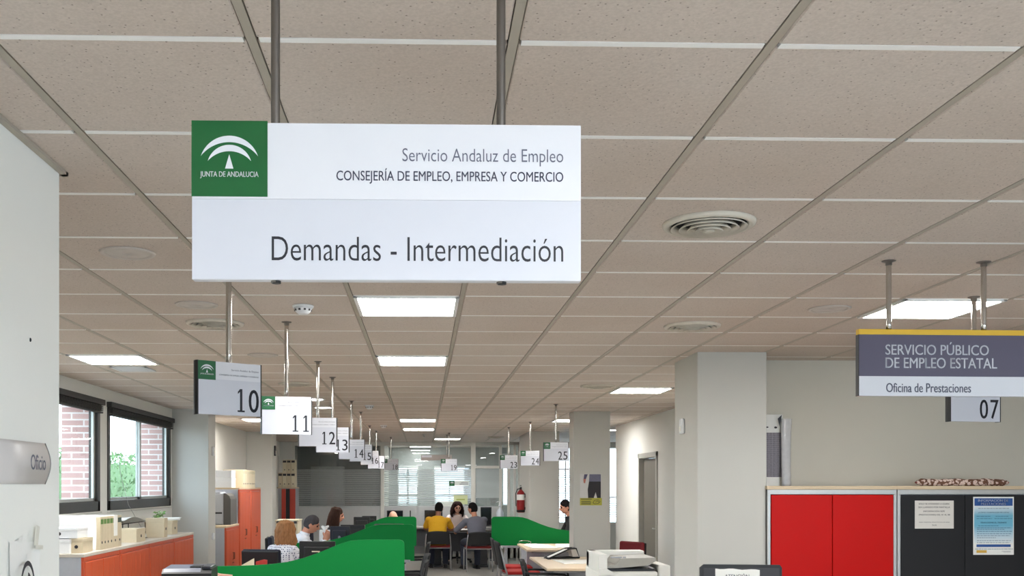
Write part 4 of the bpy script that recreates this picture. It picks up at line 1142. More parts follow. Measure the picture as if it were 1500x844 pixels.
sheet((.85, 20.12, .74), -.2, 'second white sheet on the far table, in front of the person')
sheet((-.02 + .12, 20.1, .74), .1, 'white sheet on the far table left of the yellow shirt', .2, .25)
# open folding wire rack on the near right desk
t = thing('document_holder', 'black framed tilted document holder on the desk by the armchair', 'document holder', (1.66, 11.9, .74), .15)
w_ = MB()
w_.tube([(-.19, -.05, .01), (.08, -.05, .125), (.16, -.05, .13), (.20, -.05, .02), (-.19, -.05, .01)], .009, 8)
w_.tube([(-.19, .12, .01), (.08, .12, .125), (.16, .12, .13), (.20, .12, .02), (-.19, .12, .01)], .009, 8)
for q in ((-.19, .01), (.08, .125), (.16, .13), (.20, .02)): w_.tube([(q[0], -.05, q[1]), (q[0], .12, q[1])], .007, 8)
w_.build('frame', BLACK, t)
MB().prism([(-.16, .018), (.06, .112), (.06, .118), (-.16, .024)], -.04, .11).build('document', PAPER, t)
MB().prism([(.095, .122), (.155, .124), (.187, .03), (.12, .03)], -.04, .11).build('side_plate', mat('holder_beige', (170, 164, 156), .6), t)
# wire loop at the desk corner
o = MB().tube([(.10 * math.cos(2 * PI * k / 24), .08 * math.sin(2 * PI * k / 24), .025 + .02 * math.sin(2 * PI * k / 24)) for k in range(25)], .004, 6).build('wire_loop', CHROME, None, (1.52, 14.98, .744))
tag(o, 'thin wire loop at the back left corner of the desk by the green partition', 'wire')

def monitor(loc, rotz, label, w=.48, h=.30, top=None, m=BLACK, mark=None, group='computer monitors'):
    """screen faces -y before rotation; base stands on loc"""
    t = thing('computer_monitor', label, 'monitor', loc, rotz, group)
    z0 = (top or .44) - h
    s = MB().box(-w / 2, w / 2, -.012, .020, z0, z0 + h, .006); s.box(-w * .36, w * .36, .018, .045, z0 + .04, z0 + h - .05, .012)
    s.build('housing', m, t)
    MB().box(-w / 2 + .016, w / 2 - .016, -.0145, -.011, z0 + .022, z0 + h - .016).build('screen', mat('screen_dark', (16, 18, 24), .12), t)
    MB().box(-.035, .035, .03, .055, .012, z0 + .12, .006).build('stand_neck', DARKGREY, t)
    MB().lathe([(.0005, 0), (.115, 0), (.115, .008), (.08, .016), (.0005, .018)], 28, M=Matrix.Translation((0, .035, 0))).build('stand_foot', DARKGREY, t)
    if mark == 'bracket':
        MB().box(-.035, .045, .046, .049, z0 + .195, z0 + .206).box(-.035, -.018, .046, .049, z0 + .07, z0 + .206).build('cable_bracket', CREAM, t)
    if mark == 'logo':
        MB().ell((0, .046, z0 + .20), (.018, .002, .02)).box(-.022, .022, .045, .048, z0 + .15, z0 + .18).box(-.075, -.04, .045, .048, z0 + .176, z0 + .181).build('maker_mark', mat('mark_grey', (120, 122, 134), .4), t)
    return t
NAVYM = mat('navy_plastic', (26, 28, 42), .4)
q = at(465, 793, 9.9); monitor((q.x, 9.9, .74), PI - .12, 'black monitor seen from behind, with a cream bracket, right of the fair-haired person', .36, .30, q.z - .74, BLACK, 'bracket')
q = at(498, 771, 12.7); monitor((q.x, 12.7, .74), PI - .1, 'navy monitor seen from behind with a small pale mark, before the person in white', .25, .34, q.z - .74, NAVYM, 'logo')
q = at(517, 769, 13.5); monitor((q.x, 13.5, .74), PI - .2, 'wide black monitor right of the navy one', .34, .26, q.z - .74)
q = at(530, 757.5, 16.0); monitor((q.x, 16.0, .74), PI, 'black monitor facing the dark-haired person', .26, .30, q.z - .74)
q = at(541, 756.0, 16.6); monitor((q.x, 16.6, .74), PI, 'second black monitor behind the one facing the dark-haired person', .24, .30, q.z - .74)
q = at(578.5, 748, 21.6); monitor((q.x, 21.6, .74), 0, 'black monitor at the glass partition behind the bald head', .35, .28, q.z - .74)
q = at(635, 747.5, 21.6); monitor((q.x, 21.6, .74), 0, 'black monitor at the glass partition behind the person in yellow', .39, .28, q.z - .74)
q = at(712, 743, 21.6); monitor((q.x, 21.6, .74), 0, 'black monitor at the glass partition behind the person in grey', .24, .40, q.z - .74)
q = at(601, 748, 21.6)
t = thing('desk_lamp_post', 'thin dark upright stand on the desk by the glass partition', 'stand', (q.x, 21.6, .74)); MB().box(-.012, .012, -.012, .012, 0, q.z - .74, .003).build('post', BLACK, t); MB().lathe([(.0005, 0), (.06, 0), (.055, .012), (.0005, .014)], 20).build('base', BLACK, t)
q = at(742, 753, 21.7)
t = thing('bottle', 'pale plastic bottle with white pump on the desk left of the extinguisher', 'bottle', (1.66, 21.65, .74))
MB().lathe([(.0005, 0), (.07, 0), (.075, .02), (.075, .30), (.05, .36), (.02, .38), (.02, .42), (.0005, .42)], 20).build('body', mat('bottle_pale', (206, 212, 220), .3), t)
MB().lathe([(.0005, .42), (.03, .42), (.03, .46), (.012, .47), (.012, .54), (.0005, .54)], 16).tube([(0, 0, .535), (-.06, 0, .535), (-.075, 0, .515)], .011, 8).build('pump', WHITE, t)

# desk with the paper sign, lower right
q0 = at(1027, 830, 5.9); q1 = at(1145, 830, 5.9); qz = at(1085, 827, 5.9)
t = thing('computer_monitor', 'black monitor at the bottom edge with a white ATENCIÓN paper taped on', 'monitor', ((q0.x + q1.x) / 2, 5.9, .74), math.radians(-1.5), 'computer monitors')
w = q1.x - q0.x; zt = qz.z - .74
MB().prism([(-w / 2, zt - .30), (-w / 2 - .004, zt - .02), (-w / 2 + .02, zt), (w / 2 - .012, zt - .004), (w / 2, zt - .02), (w / 2, zt - .30)], 0, .02).build('housing', BLACK, t)
MB().box(-w / 2 + .016, w / 2 - .016, -.004, .001, zt - .285, zt - .022, .002).build('screen', DARKGREY, t)
MB().box(-.035, .035, .018, .045, .012, zt - .12, .006).build('stand_neck', BLACK, t)
MB().lathe([(.0005, 0), (.12, 0), (.12, .008), (.08, .016), (.0005, .018)], 28, M=Matrix.Translation((0, .03, 0))).build('stand_foot', BLACK, t)
pz = MB(); pw = .265; px0_ = -w / 2 + .085; n = 10; vs = []; fs = []
for i in range(n + 1):
    xx = px0_ + pw * i / n; vs += [(xx, -.010 - .003 * math.sin(i), zt - .20), (xx, -.008 - .004 * math.sin(i * .9), zt - .024 - .008 * i / n - .003 * math.sin(i * 1.3))]
for i in range(n): fs.append((2 * i, 2 * i + 2, 2 * i + 3, 2 * i + 1))
m_ = len(vs); vs += [(x, y + .002, z) for x, y, z in vs]; fs += [tuple(reversed([j + m_ for j in f])) for f in fs]
pz.add(vs, fs); pz.build('taped_paper', PAPER, t)
text_mb('ATENCIÓN', px0_ + .055, px0_ + .20, zt - .083, zt - .052, -.0155, weight=.01).build('lettering', INK_GREY, t)

# multifunction copier left of the nearest pillar
q0 = at(877, 830, 6.75); q1 = at(984, 830, 6.75)
CW = q1.x - q0.x
t = thing('copier', 'white multifunction copier with a tilted feed tray, left of the nearest pillar', 'copier', ((q0.x + q1.x) / 2, 6.75, 0))
COPY = mat('copier_white', (212, 212, 206), .45); CG = mat('copier_grey', (150, 148, 140), .5)
a = CW / 2; zT = at(900, 812.5, 6.75).z
def lx(px): return at(px, 830, 6.75).x - t.location.x
def lz(py): return at(930, py, 6.75).z
MB().box(-a, lx(964), 0, .56, .04, lz(838), .012).box(lx(966), a, .03, .5, .3, lz(829), .01).box(-a + .03, lx(960), .04, .5, 0, .04).build('body', COPY, t)
MB().prism([(-a, lz(838)), (-a, zT), (lx(889.5), zT), (lx(889.5), lz(834)), (lx(893), lz(838))], .0, .5).build('feeder_housing', COPY, t)
MB().box(-a, lx(963), .40, .52, lz(838), zT, .01).build('rear_housing', COPY, t)
MB().prism([(lx(889), lz(830)), (lx(903), lz(828)), (lx(910), lz(819)), (lx(961), lz(817.5)), (lx(963), lz(822)), (lx(952), lz(829)), (lx(905), lz(833)), (lx(890), lz(833))], .03, .40).build('feed_tray', CG, t)
MB().box(lx(889.5), lx(963), .06, .40, lz(842), lz(834.5)).build('paper_slot', BLACK, t)
MB().prism([(-a, lz(842)), (-a, lz(833)), (lx(888), lz(833)), (lx(897), lz(838)), (lx(897), lz(842))], -.03, .002).build('control_panel', COPY, t)
MB().box(lx(896), lx(912), .028, .032, lz(818.5), lz(816)).box(lx(914), lx(918), .028, .032, lz(818.5), lz(816)).build('feeder_marks', GREYP, t)
for k in range(3): MB().box(-a + .03, lx(955), -.006, .0, .12 + .2 * k, .29 + .2 * k, .006).build('paper_drawer', COPY, t)

# black printer at the lower left edge
q0 = at(237, 836, 7.3); q1 = at(309, 836, 7.3); zt = at(270, 834.5, 7.3).z
t = thing('desktop_printer', 'black desktop printer with a grey top at the lower left, before the orange cabinets', 'printer', ((q0.x + q1.x) / 2, 7.3, .74), math.radians(4))
w = (q1.x - q0.x) / 2; H = zt - .74
MB().prism([(-.0, .0), (.34, 0), (.34, H), (.05, H - .0), (0, H - .03)], -w, w, axis='x').build('body', BLACK, t)
MB().prism([(.012, H - .02), (.05, H + .003), (.33, H + .012), (.33, H - .0)], -w + .01, w * .55, axis='x').build('top_lid', mat('printer_grey', (108, 112, 126), .35), t)
MB().box(w * .05, w * .5, .10, .26, H + .004, H + .014, .003).build('output_slot', BLACK, t)
MB().box(w * .58, w - .008, .04, .33, H - .004, H + .018, .006).build('control_strip', mat('printer_dark', (50, 52, 60), .35), t)
t = thing('paper_folder', 'small pinkish beige folder edge at the bottom, in front of the nearest green partition', 'folder', (at(327, 842, 8.2).x, 8.2, .74))
zt = at(327, 839, 8.2).z - .74
MB().prism([(-.075, 0), (-.075, zt - .02), (-.06, zt), (-.03, zt - .012), (.07, zt - .02), (.075, 0)], 0, .03).build('cover', mat('folder_pink', (206, 166, 148), .7), t)
MB().box(-.07, .07, .004, .026, 0, zt - .03).build('papers', PAPER, t)
desk('small desk in front of the nearest green partition', -1.95, -1.25, 7.95, 8.5)

# printer standing on the low orange cabinet behind the pillar
q0 = at(347, 770, 13.72)
t = thing('laser_printer', 'grey laser printer with a dark curved front on the low orange cabinet', 'printer', (-2.83, 14.34, 1.07), PI / 2)
LP = mat('printer_light', (196, 200, 206), .4)
MB().box(-.22, .22, .0, .36, 0, .44, .02, seg=3).build('body', LP, t)
# front faces +x; seen from the side: dark curved cover
MB().prism([(-.10, .0), (-.10, .36), (-.08, .41), (-.03, .445), (.0, .445), (.0, 0)], -.22, .22, axis='x').build('front_cover', mat('printer_charcoal', (92, 90, 86), .45), t)
MB().box(-.223, .223, .02, .34, .155, .18).build('seam', DARKGREY, t)
MB().box(-.225, .225, .22, .33, .055, .07, .004).box(-.225, .225, .22, .34, .375, .39, .004).build('side_slots', DARKGREY, t)
MB().box(-.20, .20, .05, .34, .438, .465, .01).build('scanner_lid', LP, t)

# white tissue box with tissue near the person in white
q = at(478, 786, 13.0); 
t = thing('tissue_box', 'white box with a tissue pulled out, in front of the dark-haired person', 'box', (at(476, 780, 13.3).x, 13.3, .74))
zt = at(476, 776.5, 13.3).z - .74
MB().box(-.07, .085, -.06, .06, 0, zt, .004).build('carton', WHITE, t)
tm = MB(); vs = []; fs = []
for i in range(9):
    a = 2 * PI * i / 8
    vs += [(.02 * math.cos(a), .012 * math.sin(a), zt), (.055 * math.cos(a) * (1 + .3 * math.sin(3 * a)), .03 * math.sin(a), zt + .045 + .015 * math.sin(2 * a))]
for i in range(8): fs.append((2 * i, 2 * i + 2, 2 * i + 3, 2 * i + 1))
m_ = len(vs); vs += [(x * .9, y * .9, z + .002) for x, y, z in vs]; fs += [tuple(reversed([j + m_ for j in f])) for f in fs]
tm.add(vs, fs, 0, True); tm.build('tissue', PAPER, t)

# ------------------------------------------------------------------ chairs
MESHB = mat('chair_black_mesh', (24, 24, 26), .75, var=.2, scale=120); SEAT_R = mat('seat_red', (176, 30, 26), .8, var=.06, scale=80); SEAT_D = mat('seat_dark_red', (120, 30, 28), .8, var=.06, scale=80)
SEAT_K = mat('seat_black', (30, 30, 34), .8); LEGC = mat('chair_tube', (170, 170, 172), .3, .8)
def visitor_chair(loc, rotz, label, seat_m, arms=False, tube=LEGC, back_m=MESHB, group='visitor chairs', bt=.88):
    """faces +y; origin on the floor under the seat"""
    t = thing('visitor_chair', label, 'chair', loc, rotz, group)
    s = MB(); n = 8; vs = []; fs = []
    s.box(-.235, .235, -.21, .24, .435, .48, .02, seg=3); s.build('seat', seat_m, t)
    b = MB(); nx, nz = 8, 8; vs = []; fs = []
    for j in range(nz + 1):
        for i in range(nx + 1):
            u = i / nx * 2 - 1; z = .50 + (bt - .50) * j / nz; w_ = .225 * (1 - .06 * (j / nz) ** 3)
            vs.append((u * w_, -.235 - .07 * (j / nz) - .03 * (1 - u * u), z - .02 * (u * u) * (j / nz)))
    for j in range(nz):
        for i in range(nx): fs.append((j * (nx + 1) + i, j * (nx + 1) + i + 1, (j + 1) * (nx + 1) + i + 1, (j + 1) * (nx + 1) + i))
    m_ = len(vs); vs += [(x, y - .018, z) for x, y, z in vs]; fs2 = [tuple(reversed([k + m_ for k in f])) for f in fs]
    rim = [i for i in range(nx + 1)] + [(j + 1) * (nx + 1) + nx for j in range(nz)] + [nz * (nx + 1) + nx - 1 - i for i in range(nx)] + [(nz - 1 - j) * (nx + 1) for j in range(nz - 1)]
    fs3 = [(rim[k], rim[k] + m_, rim[(k + 1) % len(rim)] + m_, rim[(k + 1) % len(rim)]) for k in range(len(rim))]
    b.add(vs, fs + fs2 + fs3, 0, True); b.build('backrest', back_m, t)
    for sx in (-1, 1):
        MB().tube([(sx * .245, .235, .0), (sx * .245, .215, .25), (sx * .245, .20, .435)], .011, 10).build('leg', tube, t)
        MB().tube([(sx * .245, -.27, 0), (sx * .245, -.235, .25), (sx * .245, -.215, .45), (sx * .238, -.245, .55), (sx * .222, -.30, bt - .06)], .011, 10).build('leg', tube, t)
        if arms:
            MB().tube([(sx * .25, .19, .44), (sx * .265, .19, .62), (sx * .265, .16, .65), (sx * .265, -.22, .66), (sx * .235, -.265, .66)], .013, 10).build('armrest', back_m, t)
    MB().tube([(-.245, .20, .428), (.245, .20, .428)], .010, 10).tube([(-.245, -.20, .428), (.245, -.20, .428)], .010, 10).tube([(-.245, -.2, .428), (-.245, .2, .428)], .010, 8).tube([(.245, -.2, .428), (.245, .2, .428)], .010, 8).build('seat_frame', tube, t)
    return t
visitor_chair((.27, 19.25, 0), 0, 'black backed chair with dark red seat, the person in yellow sits on it', SEAT_D, bt=.76)
visitor_chair((1.03, 18.95, 0), math.radians(4), 'black backed chair with dark red seat, the person in grey sits on it', SEAT_D, bt=.76)
visitor_chair((1.30, 13.45, 0), -PI / 2 + .08, 'bright red seated chair with black mesh back, before the right green partition', SEAT_R)
visitor_chair((1.30, 14.25, 0), -PI / 2, 'second red seated chair, just behind the bright red one', SEAT_R)
visitor_chair((1.42, 11.1, 0), -PI / 2 - .15, 'black armchair in front of the nearer right desk', SEAT_K, True, BLACK, bt=.80)
visitor_chair((-.30, 9.95, 0), PI / 2, 'black chair in the aisle at the end of the nearest green partition', SEAT_K, True, BLACK)
visitor_chair((-.28, 10.9, 0), PI / 2 + .1, 'second black chair in the aisle, behind the first', SEAT_K, True, BLACK)
visitor_chair((-.26, 13.2, 0), PI / 2, 'black chair in the aisle by the second green partition', SEAT_K, True, BLACK)

def office_chair(loc, rotz, label, back_m, seat_h=.46, seat_m=None, group='swivel office chairs'):
    t = thing('office_chair', label, 'chair', loc, rotz, group)
    MB().box(-.24, .24, -.22, .24, seat_h - .07, seat_h, .03, seg=3).build('seat', seat_m or back_m, t)
    b = MB().box(-.22, .22, -.30, -.245, seat_h + .12, seat_h + .53, .035, seg=3, M=Matrix.Translation((0, -.02, 0)) @ Matrix.Rotation(.04, 4, 'X')); b.build('backrest', back_m, t)
    MB().box(-.21, .21, -.335, -.305, seat_h + .13, seat_h + .52, .014, M=Matrix.Translation((0, -.02, 0)) @ Matrix.Rotation(.04, 4, 'X')).build('back_shell', BLACK, t)
    MB().tube([(0, -.10, seat_h - .08), (0, -.30, seat_h - .05), (0, -.34, seat_h + .1), (0, -.335, seat_h + .35)], .02, 10).build('back_support', BLACK, t)
    MB().lathe([(.0005, .09), (.03, .09), (.03, .2), (.02, .2), (.02, seat_h - .07), (.0005, seat_h - .07)], 16).build('column', DARKGREY, t)
    for k in range(5):
        a = 2 * PI * k / 5 + .3; c_, s_ = math.cos(a), math.sin(a)
        l = MB().tube([(0, 0, .11), (.15 * c_, .15 * s_, .10), (.30 * c_, .30 * s_, .065)], .02, 8).build('foot_spoke', BLACK, t)
        MB().lathe([(.0005, -.012), (.028, -.012), (.028, .012), (.0005, .012)], 14, M=Matrix.Translation((.30 * c_, .30 * s_, .029)) @ Matrix.Rotation(a + PI / 2, 4, 'Z') @ Matrix.Rotation(PI / 2, 4, 'Y') @ Matrix.Rotation(0, 4, 'X')).build('caster', BLACK, l)
    for sx in (-1, 1):
        MB().tube([(sx * .25, 0, seat_h - .04), (sx * .29, 0, seat_h + .0), (sx * .29, 0, seat_h + .18)], .014, 8).box(sx * .29 - .03, sx * .29 + .03, -.12, .14, seat_h + .18, seat_h + .205, .01).build('armrest', BLACK, t)
    return t
NAVYS = mat('chair_navy', (34, 36, 52), .8, var=.1, scale=90)
office_chair((-1.665, 11.06, 0), math.radians(-14), 'navy swivel chair the fair-haired person sits on', NAVYS, .42, SEAT_R)
office_chair((-1.62, 12.75, 0), math.radians(-85), 'swivel chair the person in the white shirt sits on', NAVYS)
office_chair((-1.34, 14.72, 0), math.radians(-80), 'swivel chair the dark-haired person in black sits on', NAVYS)
office_chair((-.53, 17.75, 0), math.radians(180), 'swivel chair under the bald person behind the third partition', NAVYS)
q = at(572.5, 761.5, 14.9)
c_ = office_chair((q.x, 14.55, 0), 0, 'black swivel chair whose round back shows between second and third partitions', SEAT_K, .56)
office_chair((.70, 20.95, 0), PI, 'black swivel chair of the person with curly hair', SEAT_K)
office_chair((2.58, 16.5, 0), PI / 2 + .1, 'raised swivel chair of the person in black between the pillars', SEAT_K, .56)
q = at(926, 797, 14.4)
office_chair((2.42, 12.66, 0), PI / 2 + .55, 'swivel chair with a dark red back, left of the doorway', mat('chair_wine', (120, 26, 34), .8), .38)
# sloping cream paper by the navy chair
q = at(362, 828, 10.0)
t = thing('paper_folder', 'cream folder corner sticking up left of the navy chair', 'folder', (at(352, 829, 9.7).x, 9.7, .74))
zt = at(372, 818, 9.7).z - .74; wd = at(372, 818, 9.7).x - t.location.x
MB().prism([(-.02, 0), (-.02, zt - .085), (wd, zt), (wd, 0)], 0, .02).build('cover', CREAM, t); MB().box(-.015, wd - .005, .022, .03, 0, zt - .1).build('papers', PAPER, t)
t = thing('paper_folder', 'small red folder edge beside the navy chair, above the nearest green partition', 'folder', (at(383, 829, 9.8).x, 9.8, .74))
zt = at(383, 820, 9.8).z - .74
MB().prism([(-.055, 0), (-.055, zt - .02), (.02, zt), (.055, zt - .005), (.055, 0)], 0, .025).build('cover', mat('folder_red', (170, 44, 36), .6), t)
MB().box(-.05, .05, .004, .021, 0, zt - .03).build('papers', PAPER, t)
desk('side desk at the left behind the nearest green partition', -2.25, -1.45, 9.45, 10.05)
# desktop tower and files in the gap by the poster pillar
t = thing('desktop_tower', 'white computer tower on the desk in the gap right of the poster pillar', 'computer', (2.97, 17.3, .74))
MB().box(-.10, .10, 0, .42, 0, .42, .01).build('case', WHITE, t); MB().box(-.08, .08, -.006, .001, .24, .30, .003).box(-.08, .08, -.006, .001, .34, .38, .003).build('drive_bay', DARKGREY, t)
# ================================================================== PEOPLE
def skinmat(name, c): return mat(name, c, .55, var=.05, scale=25)
def loft(mb, rings, n=20, m=0):
    """rings: (centre, u axis, v axis, ru, rv)"""
    vs, fs = [], []
    for c, u, v, ru, rv in rings:
        for k in range(n):
            a = 2 * PI * k / n; vs.append(Vector(c) + u * (ru * math.cos(a)) + v * (rv * math.sin(a)))
    for j in range(len(rings) - 1):
        for k in range(n):
            q = (k + 1) % n; fs.append((j * n + k, j * n + q, (j + 1) * n + q, (j + 1) * n + k))
    fs.append(tuple(reversed(range(n)))); fs.append(tuple(range((len(rings) - 1) * n, len(rings) * n)))
    mb.add(vs, fs, m, True)
def limb(mb, pts, radii, sub=5, n=14):
    """tapering limb along joints, eased so that elbows and knees are round"""
    P = [Vector(p) for p in pts]; out = []; rr = []
    for i in range(len(P) - 1):
        p0 = P[max(i - 1, 0)]; p1 = P[i]; p2 = P[i + 1]; p3 = P[min(i + 2, len(P) - 1)]
        for k in range(sub):
            t = k / sub; lin_ = p1.lerp(p2, t)
            cr = 0.5 * ((2 * p1) + (p2 - p0) * t + (2 * p0 - 5 * p1 + 4 * p2 - p3) * t * t + (3 * p1 - p0 - 3 * p2 + p3) * t ** 3)
            out.append(lin_.lerp(cr, .35)); rr.append(radii[i] + (radii[i + 1] - radii[i]) * t)
    out.append(P[-1]); rr.append(radii[-1])
    d0 = (out[0] - out[1]).normalized(); d1 = (out[-1] - out[-2]).normalized()
    out = [out[0] + d0 * rr[0] * .55] + out + [out[-1] + d1 * rr[-1] * .55]; rr = [rr[0] * .55] + rr + [rr[-1] * .55]
    mb.tube(out, .01, n, radii=rr)
def hand(mb, wrist, d, nrm, side, curl):
    """palm, four unequal fingers and a thumb from its side; d points along the hand, nrm out of the palm's back"""
    d = d.normalized(); nrm = (nrm - d * nrm.dot(d)).normalized(); s = d.cross(nrm) * side     # s towards the thumb
    W = Vector(wrist)
    loft(mb, [(W - d * .02, s, nrm, .024, .019), (W + d * .015, s, nrm, .030, .017), (W + d * .05, s, nrm, .040, .015), (W + d * .085, s, nrm, .040, .013), (W + d * .098, s, nrm, .034, .010)], 14)
    for off, ln_ in ((.029, .068), (.010, .078), (-.010, .072), (-.028, .056)):
        p = W + d * .080 + s * off; a = 0.12; pts = [p - d * .02, p]; rad = [.0092, .0092]
        for seg, fr in enumerate((.45, .32, .23)):
            a += curl * (.8, 1.0, .7)[seg]
            p = p + (d * math.cos(a) - nrm * math.sin(a) + s * off * .6) * (ln_ * fr); pts.append(p); rad.append((.0086, .0080, .0068)[seg])
        mb.tube(pts, .008, 8, radii=rad)
    p = W + d * .022 + s * .026; pts = [p - s * .012, p]; rad = [.013, .012]
    for seg, l in enumerate((.034, .026)):
        p = p + (d * (.72 + .15 * seg) + s * (.62 - .35 * seg) - nrm * (.25 + curl * .5)).normalized() * l; pts.append(p); rad.append((.0105, .0085)[seg])
    mb.tube(pts, .01, 8, radii=rad)
def head_bm(female=False):
    b = bmesh.new(); bmesh.ops.create_icosphere(b, subdivisions=5, radius=1)
    def g(p, c, r): return math.exp(-sum(((p[i] - c[i]) / r[i]) ** 2 for i in range(3)))
    for v in b.verts:
        p = v.co.copy()
        x, y, z = p.x * .074, p.y * .094, p.z * .112
        if p.z < 0:                                          # jaw narrows to the chin
            k = -p.z; x *= 1 - .26 * k * k; y *= 1 - .10 * k
            if p.y > 0: y += .010 * k
            else: y += .030 * k * k
        q = (p.x, p.y, p.z)
        y += .026 * g(q, (0, 1, -.16), (.17, .5, .15)) + .012 * g(q, (0, 1, .04), (.11, .5, .2))     # nose
        y -= .012 * (g(q, (.36, .9, .08), (.2, .4, .12)) + g(q, (-.36, .9, .08), (.2, .4, .12)))     # eye sockets
        y += .006 * g(q, (0, .95, .26), (.5, .4, .1))                                                 # brow
        y += .007 * (g(q, (0, .93, -.45), (.2, .4, .06)) + g(q, (0, .9, -.57), (.18, .4, .06)))       # lips
        y -= .005 * g(q, (0, .93, -.51), (.22, .4, .03))
        y += .008 * g(q, (0, .8, -.82), (.25, .5, .14))                                               # chin
        v.co = Vector((x, y, z))
    return b
def remesh(o, voxel, smooth=2):
    m = o.modifiers.new('r', 'REMESH'); m.mode = 'VOXEL'; m.voxel_size = voxel; m.use_smooth_shade = True
    if smooth:
        s = o.modifiers.new('s', 'SMOOTH'); s.factor = .5; s.iterations = smooth
    me = evaluated(o); o.modifiers.clear(); old = o.data; mats = [x for x in old.materials]
    o.data = me; me.name = o.name
    if not me.materials:
        for x in mats: me.materials.append(x)
    bpy.data.meshes.remove(old)
    return o
def ik(S, Tg, a, b, pole):
    S, Tg = Vector(S), Vector(Tg); d = Tg - S; L = min(d.length, (a + b) * .995); u = d.normalized(); Tg = S + u * L
    k = (a * a - b * b + L * L) / (2 * L); h = math.sqrt(max(0, a * a - k * k))
    w = Vector(pole) - u * Vector(pole).dot(u); w.normalize()
    return S + u * k + w * h, Tg
def person(label, loc, rotz, seat=.46, lean=8, side=0, head=(0, 0, 0), hands=None, skin=None, top=None, sleeve=1.0, legs=None, shoes=None, hair=None, style='short', female=False,
           chest=1.0, curl=.5, knees=None, twist=0, collar=None, scale=1.0):
    """a seated figure facing +y, origin on the floor below the hips.  head = (yaw, pitch, roll) in degrees"""
    t = thing('person', label, 'person', loc, rotz); t.scale = (scale,) * 3
    hip = Vector((0, -.05, seat + .085)); R = Matrix.Rotation(math.radians(-lean), 3, 'X') @ Matrix.Rotation(math.radians(side), 3, 'Y') @ Matrix.Rotation(math.radians(twist), 3, 'Z')
    def up(x, y, z): return hip + R @ Vector((x, y, z))
    X = R @ Vector((1, 0, 0)); Y = R @ Vector((0, 1, 0)); sw = (.165 if female else .19)
    tor = [(-.10, .155, .115), (-.02, .168, .125), (.08, .158, .115), (.18, .148 if female else .155, .108), (.28, .158, .118 if female else .112), (.37, .165, .112), (.43, .155, .095), (.475, .105, .075), (.50, .062, .058)]
    tor = [(z, a * chest, b * chest) for z, a, b in tor]
    curve = lambda z: -.035 * math.sin(max(0, z) / .5 * PI)
    sh = {s: up(s * (sw - .015), -.01, .425) for s in (-1, 1)}
    neck0 = up(0, -.005, .48); hr = Euler((math.radians(-head[1] - lean * .3), math.radians(head[2]), math.radians(head[0])), 'YXZ').to_matrix()
    if True: hr = Matrix.Rotation(math.radians(head[0]), 3, 'Z') @ Matrix.Rotation(math.radians(-head[1]), 3, 'X') @ Matrix.Rotation(math.radians(head[2]), 3, 'Y')
    hc = neck0 + (R @ Vector((0, .018, .085))) + hr @ Vector((0, .022, .085))
    HM = Matrix.Translation(hc) @ hr.to_4x4()
    hands = hands or {}
    arms = {}
    for s in (-1, 1):
        tgt, dr, nr, pole = hands.get(s, ((s * .16, .38, .30), (0, 1, -.1), (0, 0, 1), (s * .8, -.4, -.8)))
        tg = Vector((tgt[0], tgt[1], tgt[2] + seat)); e, w = ik(sh[s], tg, .285, .255, Vector(pole))
        arms[s] = (sh[s], e, w, Vector(dr), Vector(nr))
    kn = knees or {}
    lg = {}
    for s in (-1, 1):
        h0 = hip + Vector((s * .095, .0, -.015)); k = Vector(kn.get(s, (s * .14, .40, seat + .06))); an = Vector((k.x, k.y + .02, .09)); lg[s] = (h0, k, an)
    # the body, one surface
    mb = MB()
    loft(mb, [(up(0, curve(z), z), X, Y, a * .94, b * .92) for z, a, b in tor])
    mb.tube([neck0 - (R @ Vector((0, 0, .04))), neck0 + (R @ Vector((0, .006, .03))), hc - hr @ Vector((0, .022, .06))], .05, 16, radii=[.058, .052 if not female else .047, .050 if not female else .045])
    mb.bm(head_bm(female), 0, True, HM)
    for s in (-1, 1):
        mb.ell((s * .076, -.006, -.012), (.010, .020, .032), 0, HM, 2)
        S, E_, Wr, dr, nr = arms[s]
        limb(mb, [S, E_, Wr], [.052, .040, .026]); hand(mb, Wr + (Wr - E_).normalized() * .01, dr, nr, -s, curl)
        h0, k, an = lg[s]; limb(mb, [h0, k, an], [.085, .060, .040]); limb(mb, [an, an + Vector((0, .06, -.045)), an + Vector((0, .15, -.062))], [.036, .036, .026])
    o = mb.build('body', skin, t); remesh(o, .0065, 2)
    # clothing as fitted shells
    c = MB(); d = .012
    loft(c, [(up(0, curve(z), z), X, Y, a + d, b + d) for z, a, b in tor[:-1]] + [(up(0, curve(.495), .495), X, Y, .078, .072)])
    for s in (-1, 1):
        S, E_, Wr, _, _ = arms[s]
        if sleeve >= 1: limb(c, [S, E_, E_.lerp(Wr, .92)], [.066, .054, .039])
        elif sleeve >= .5: limb(c, [S, E_, E_.lerp(Wr, .35)], [.066, .055, .050])
        else: limb(c, [S, S.lerp(E_, .78)], [.067, .060])
        c.ell(S + Vector((0, 0, -.005)), (.075, .07, .06))
    sh_o = c.build('shirt', top, t); remesh(sh_o, .009, 4)
    if collar:
        k = MB(); n = 24
        loft(k, [(up(0, -.004, .475), X, Y, .078, .074), (up(0, -.002, .505), X, Y, .069, .066), (up(0, .0, .53), X, Y, .064, .062), (up(0, .0, .528), X, Y, .058, .056)], 24); k.build('collar', collar, t)
    p = MB()
    for s in (-1, 1):
        h0, k, an = lg[s]; limb(p, [h0 + Vector((0, -.02, 0)), k, an + Vector((0, 0, .0))], [.105, .076, .056])
    loft(p, [(hip + Vector((0, -.01, -.085)), Vector((1, 0, 0)), Vector((0, 1, 0)), .15, .13), (hip, Vector((1, 0, 0)), Vector((0, 1, 0)), .178, .145), (up(0, 0, .06), X, Y, .166, .126)])
    remesh(p.build('trousers', legs, t), .010, 4)
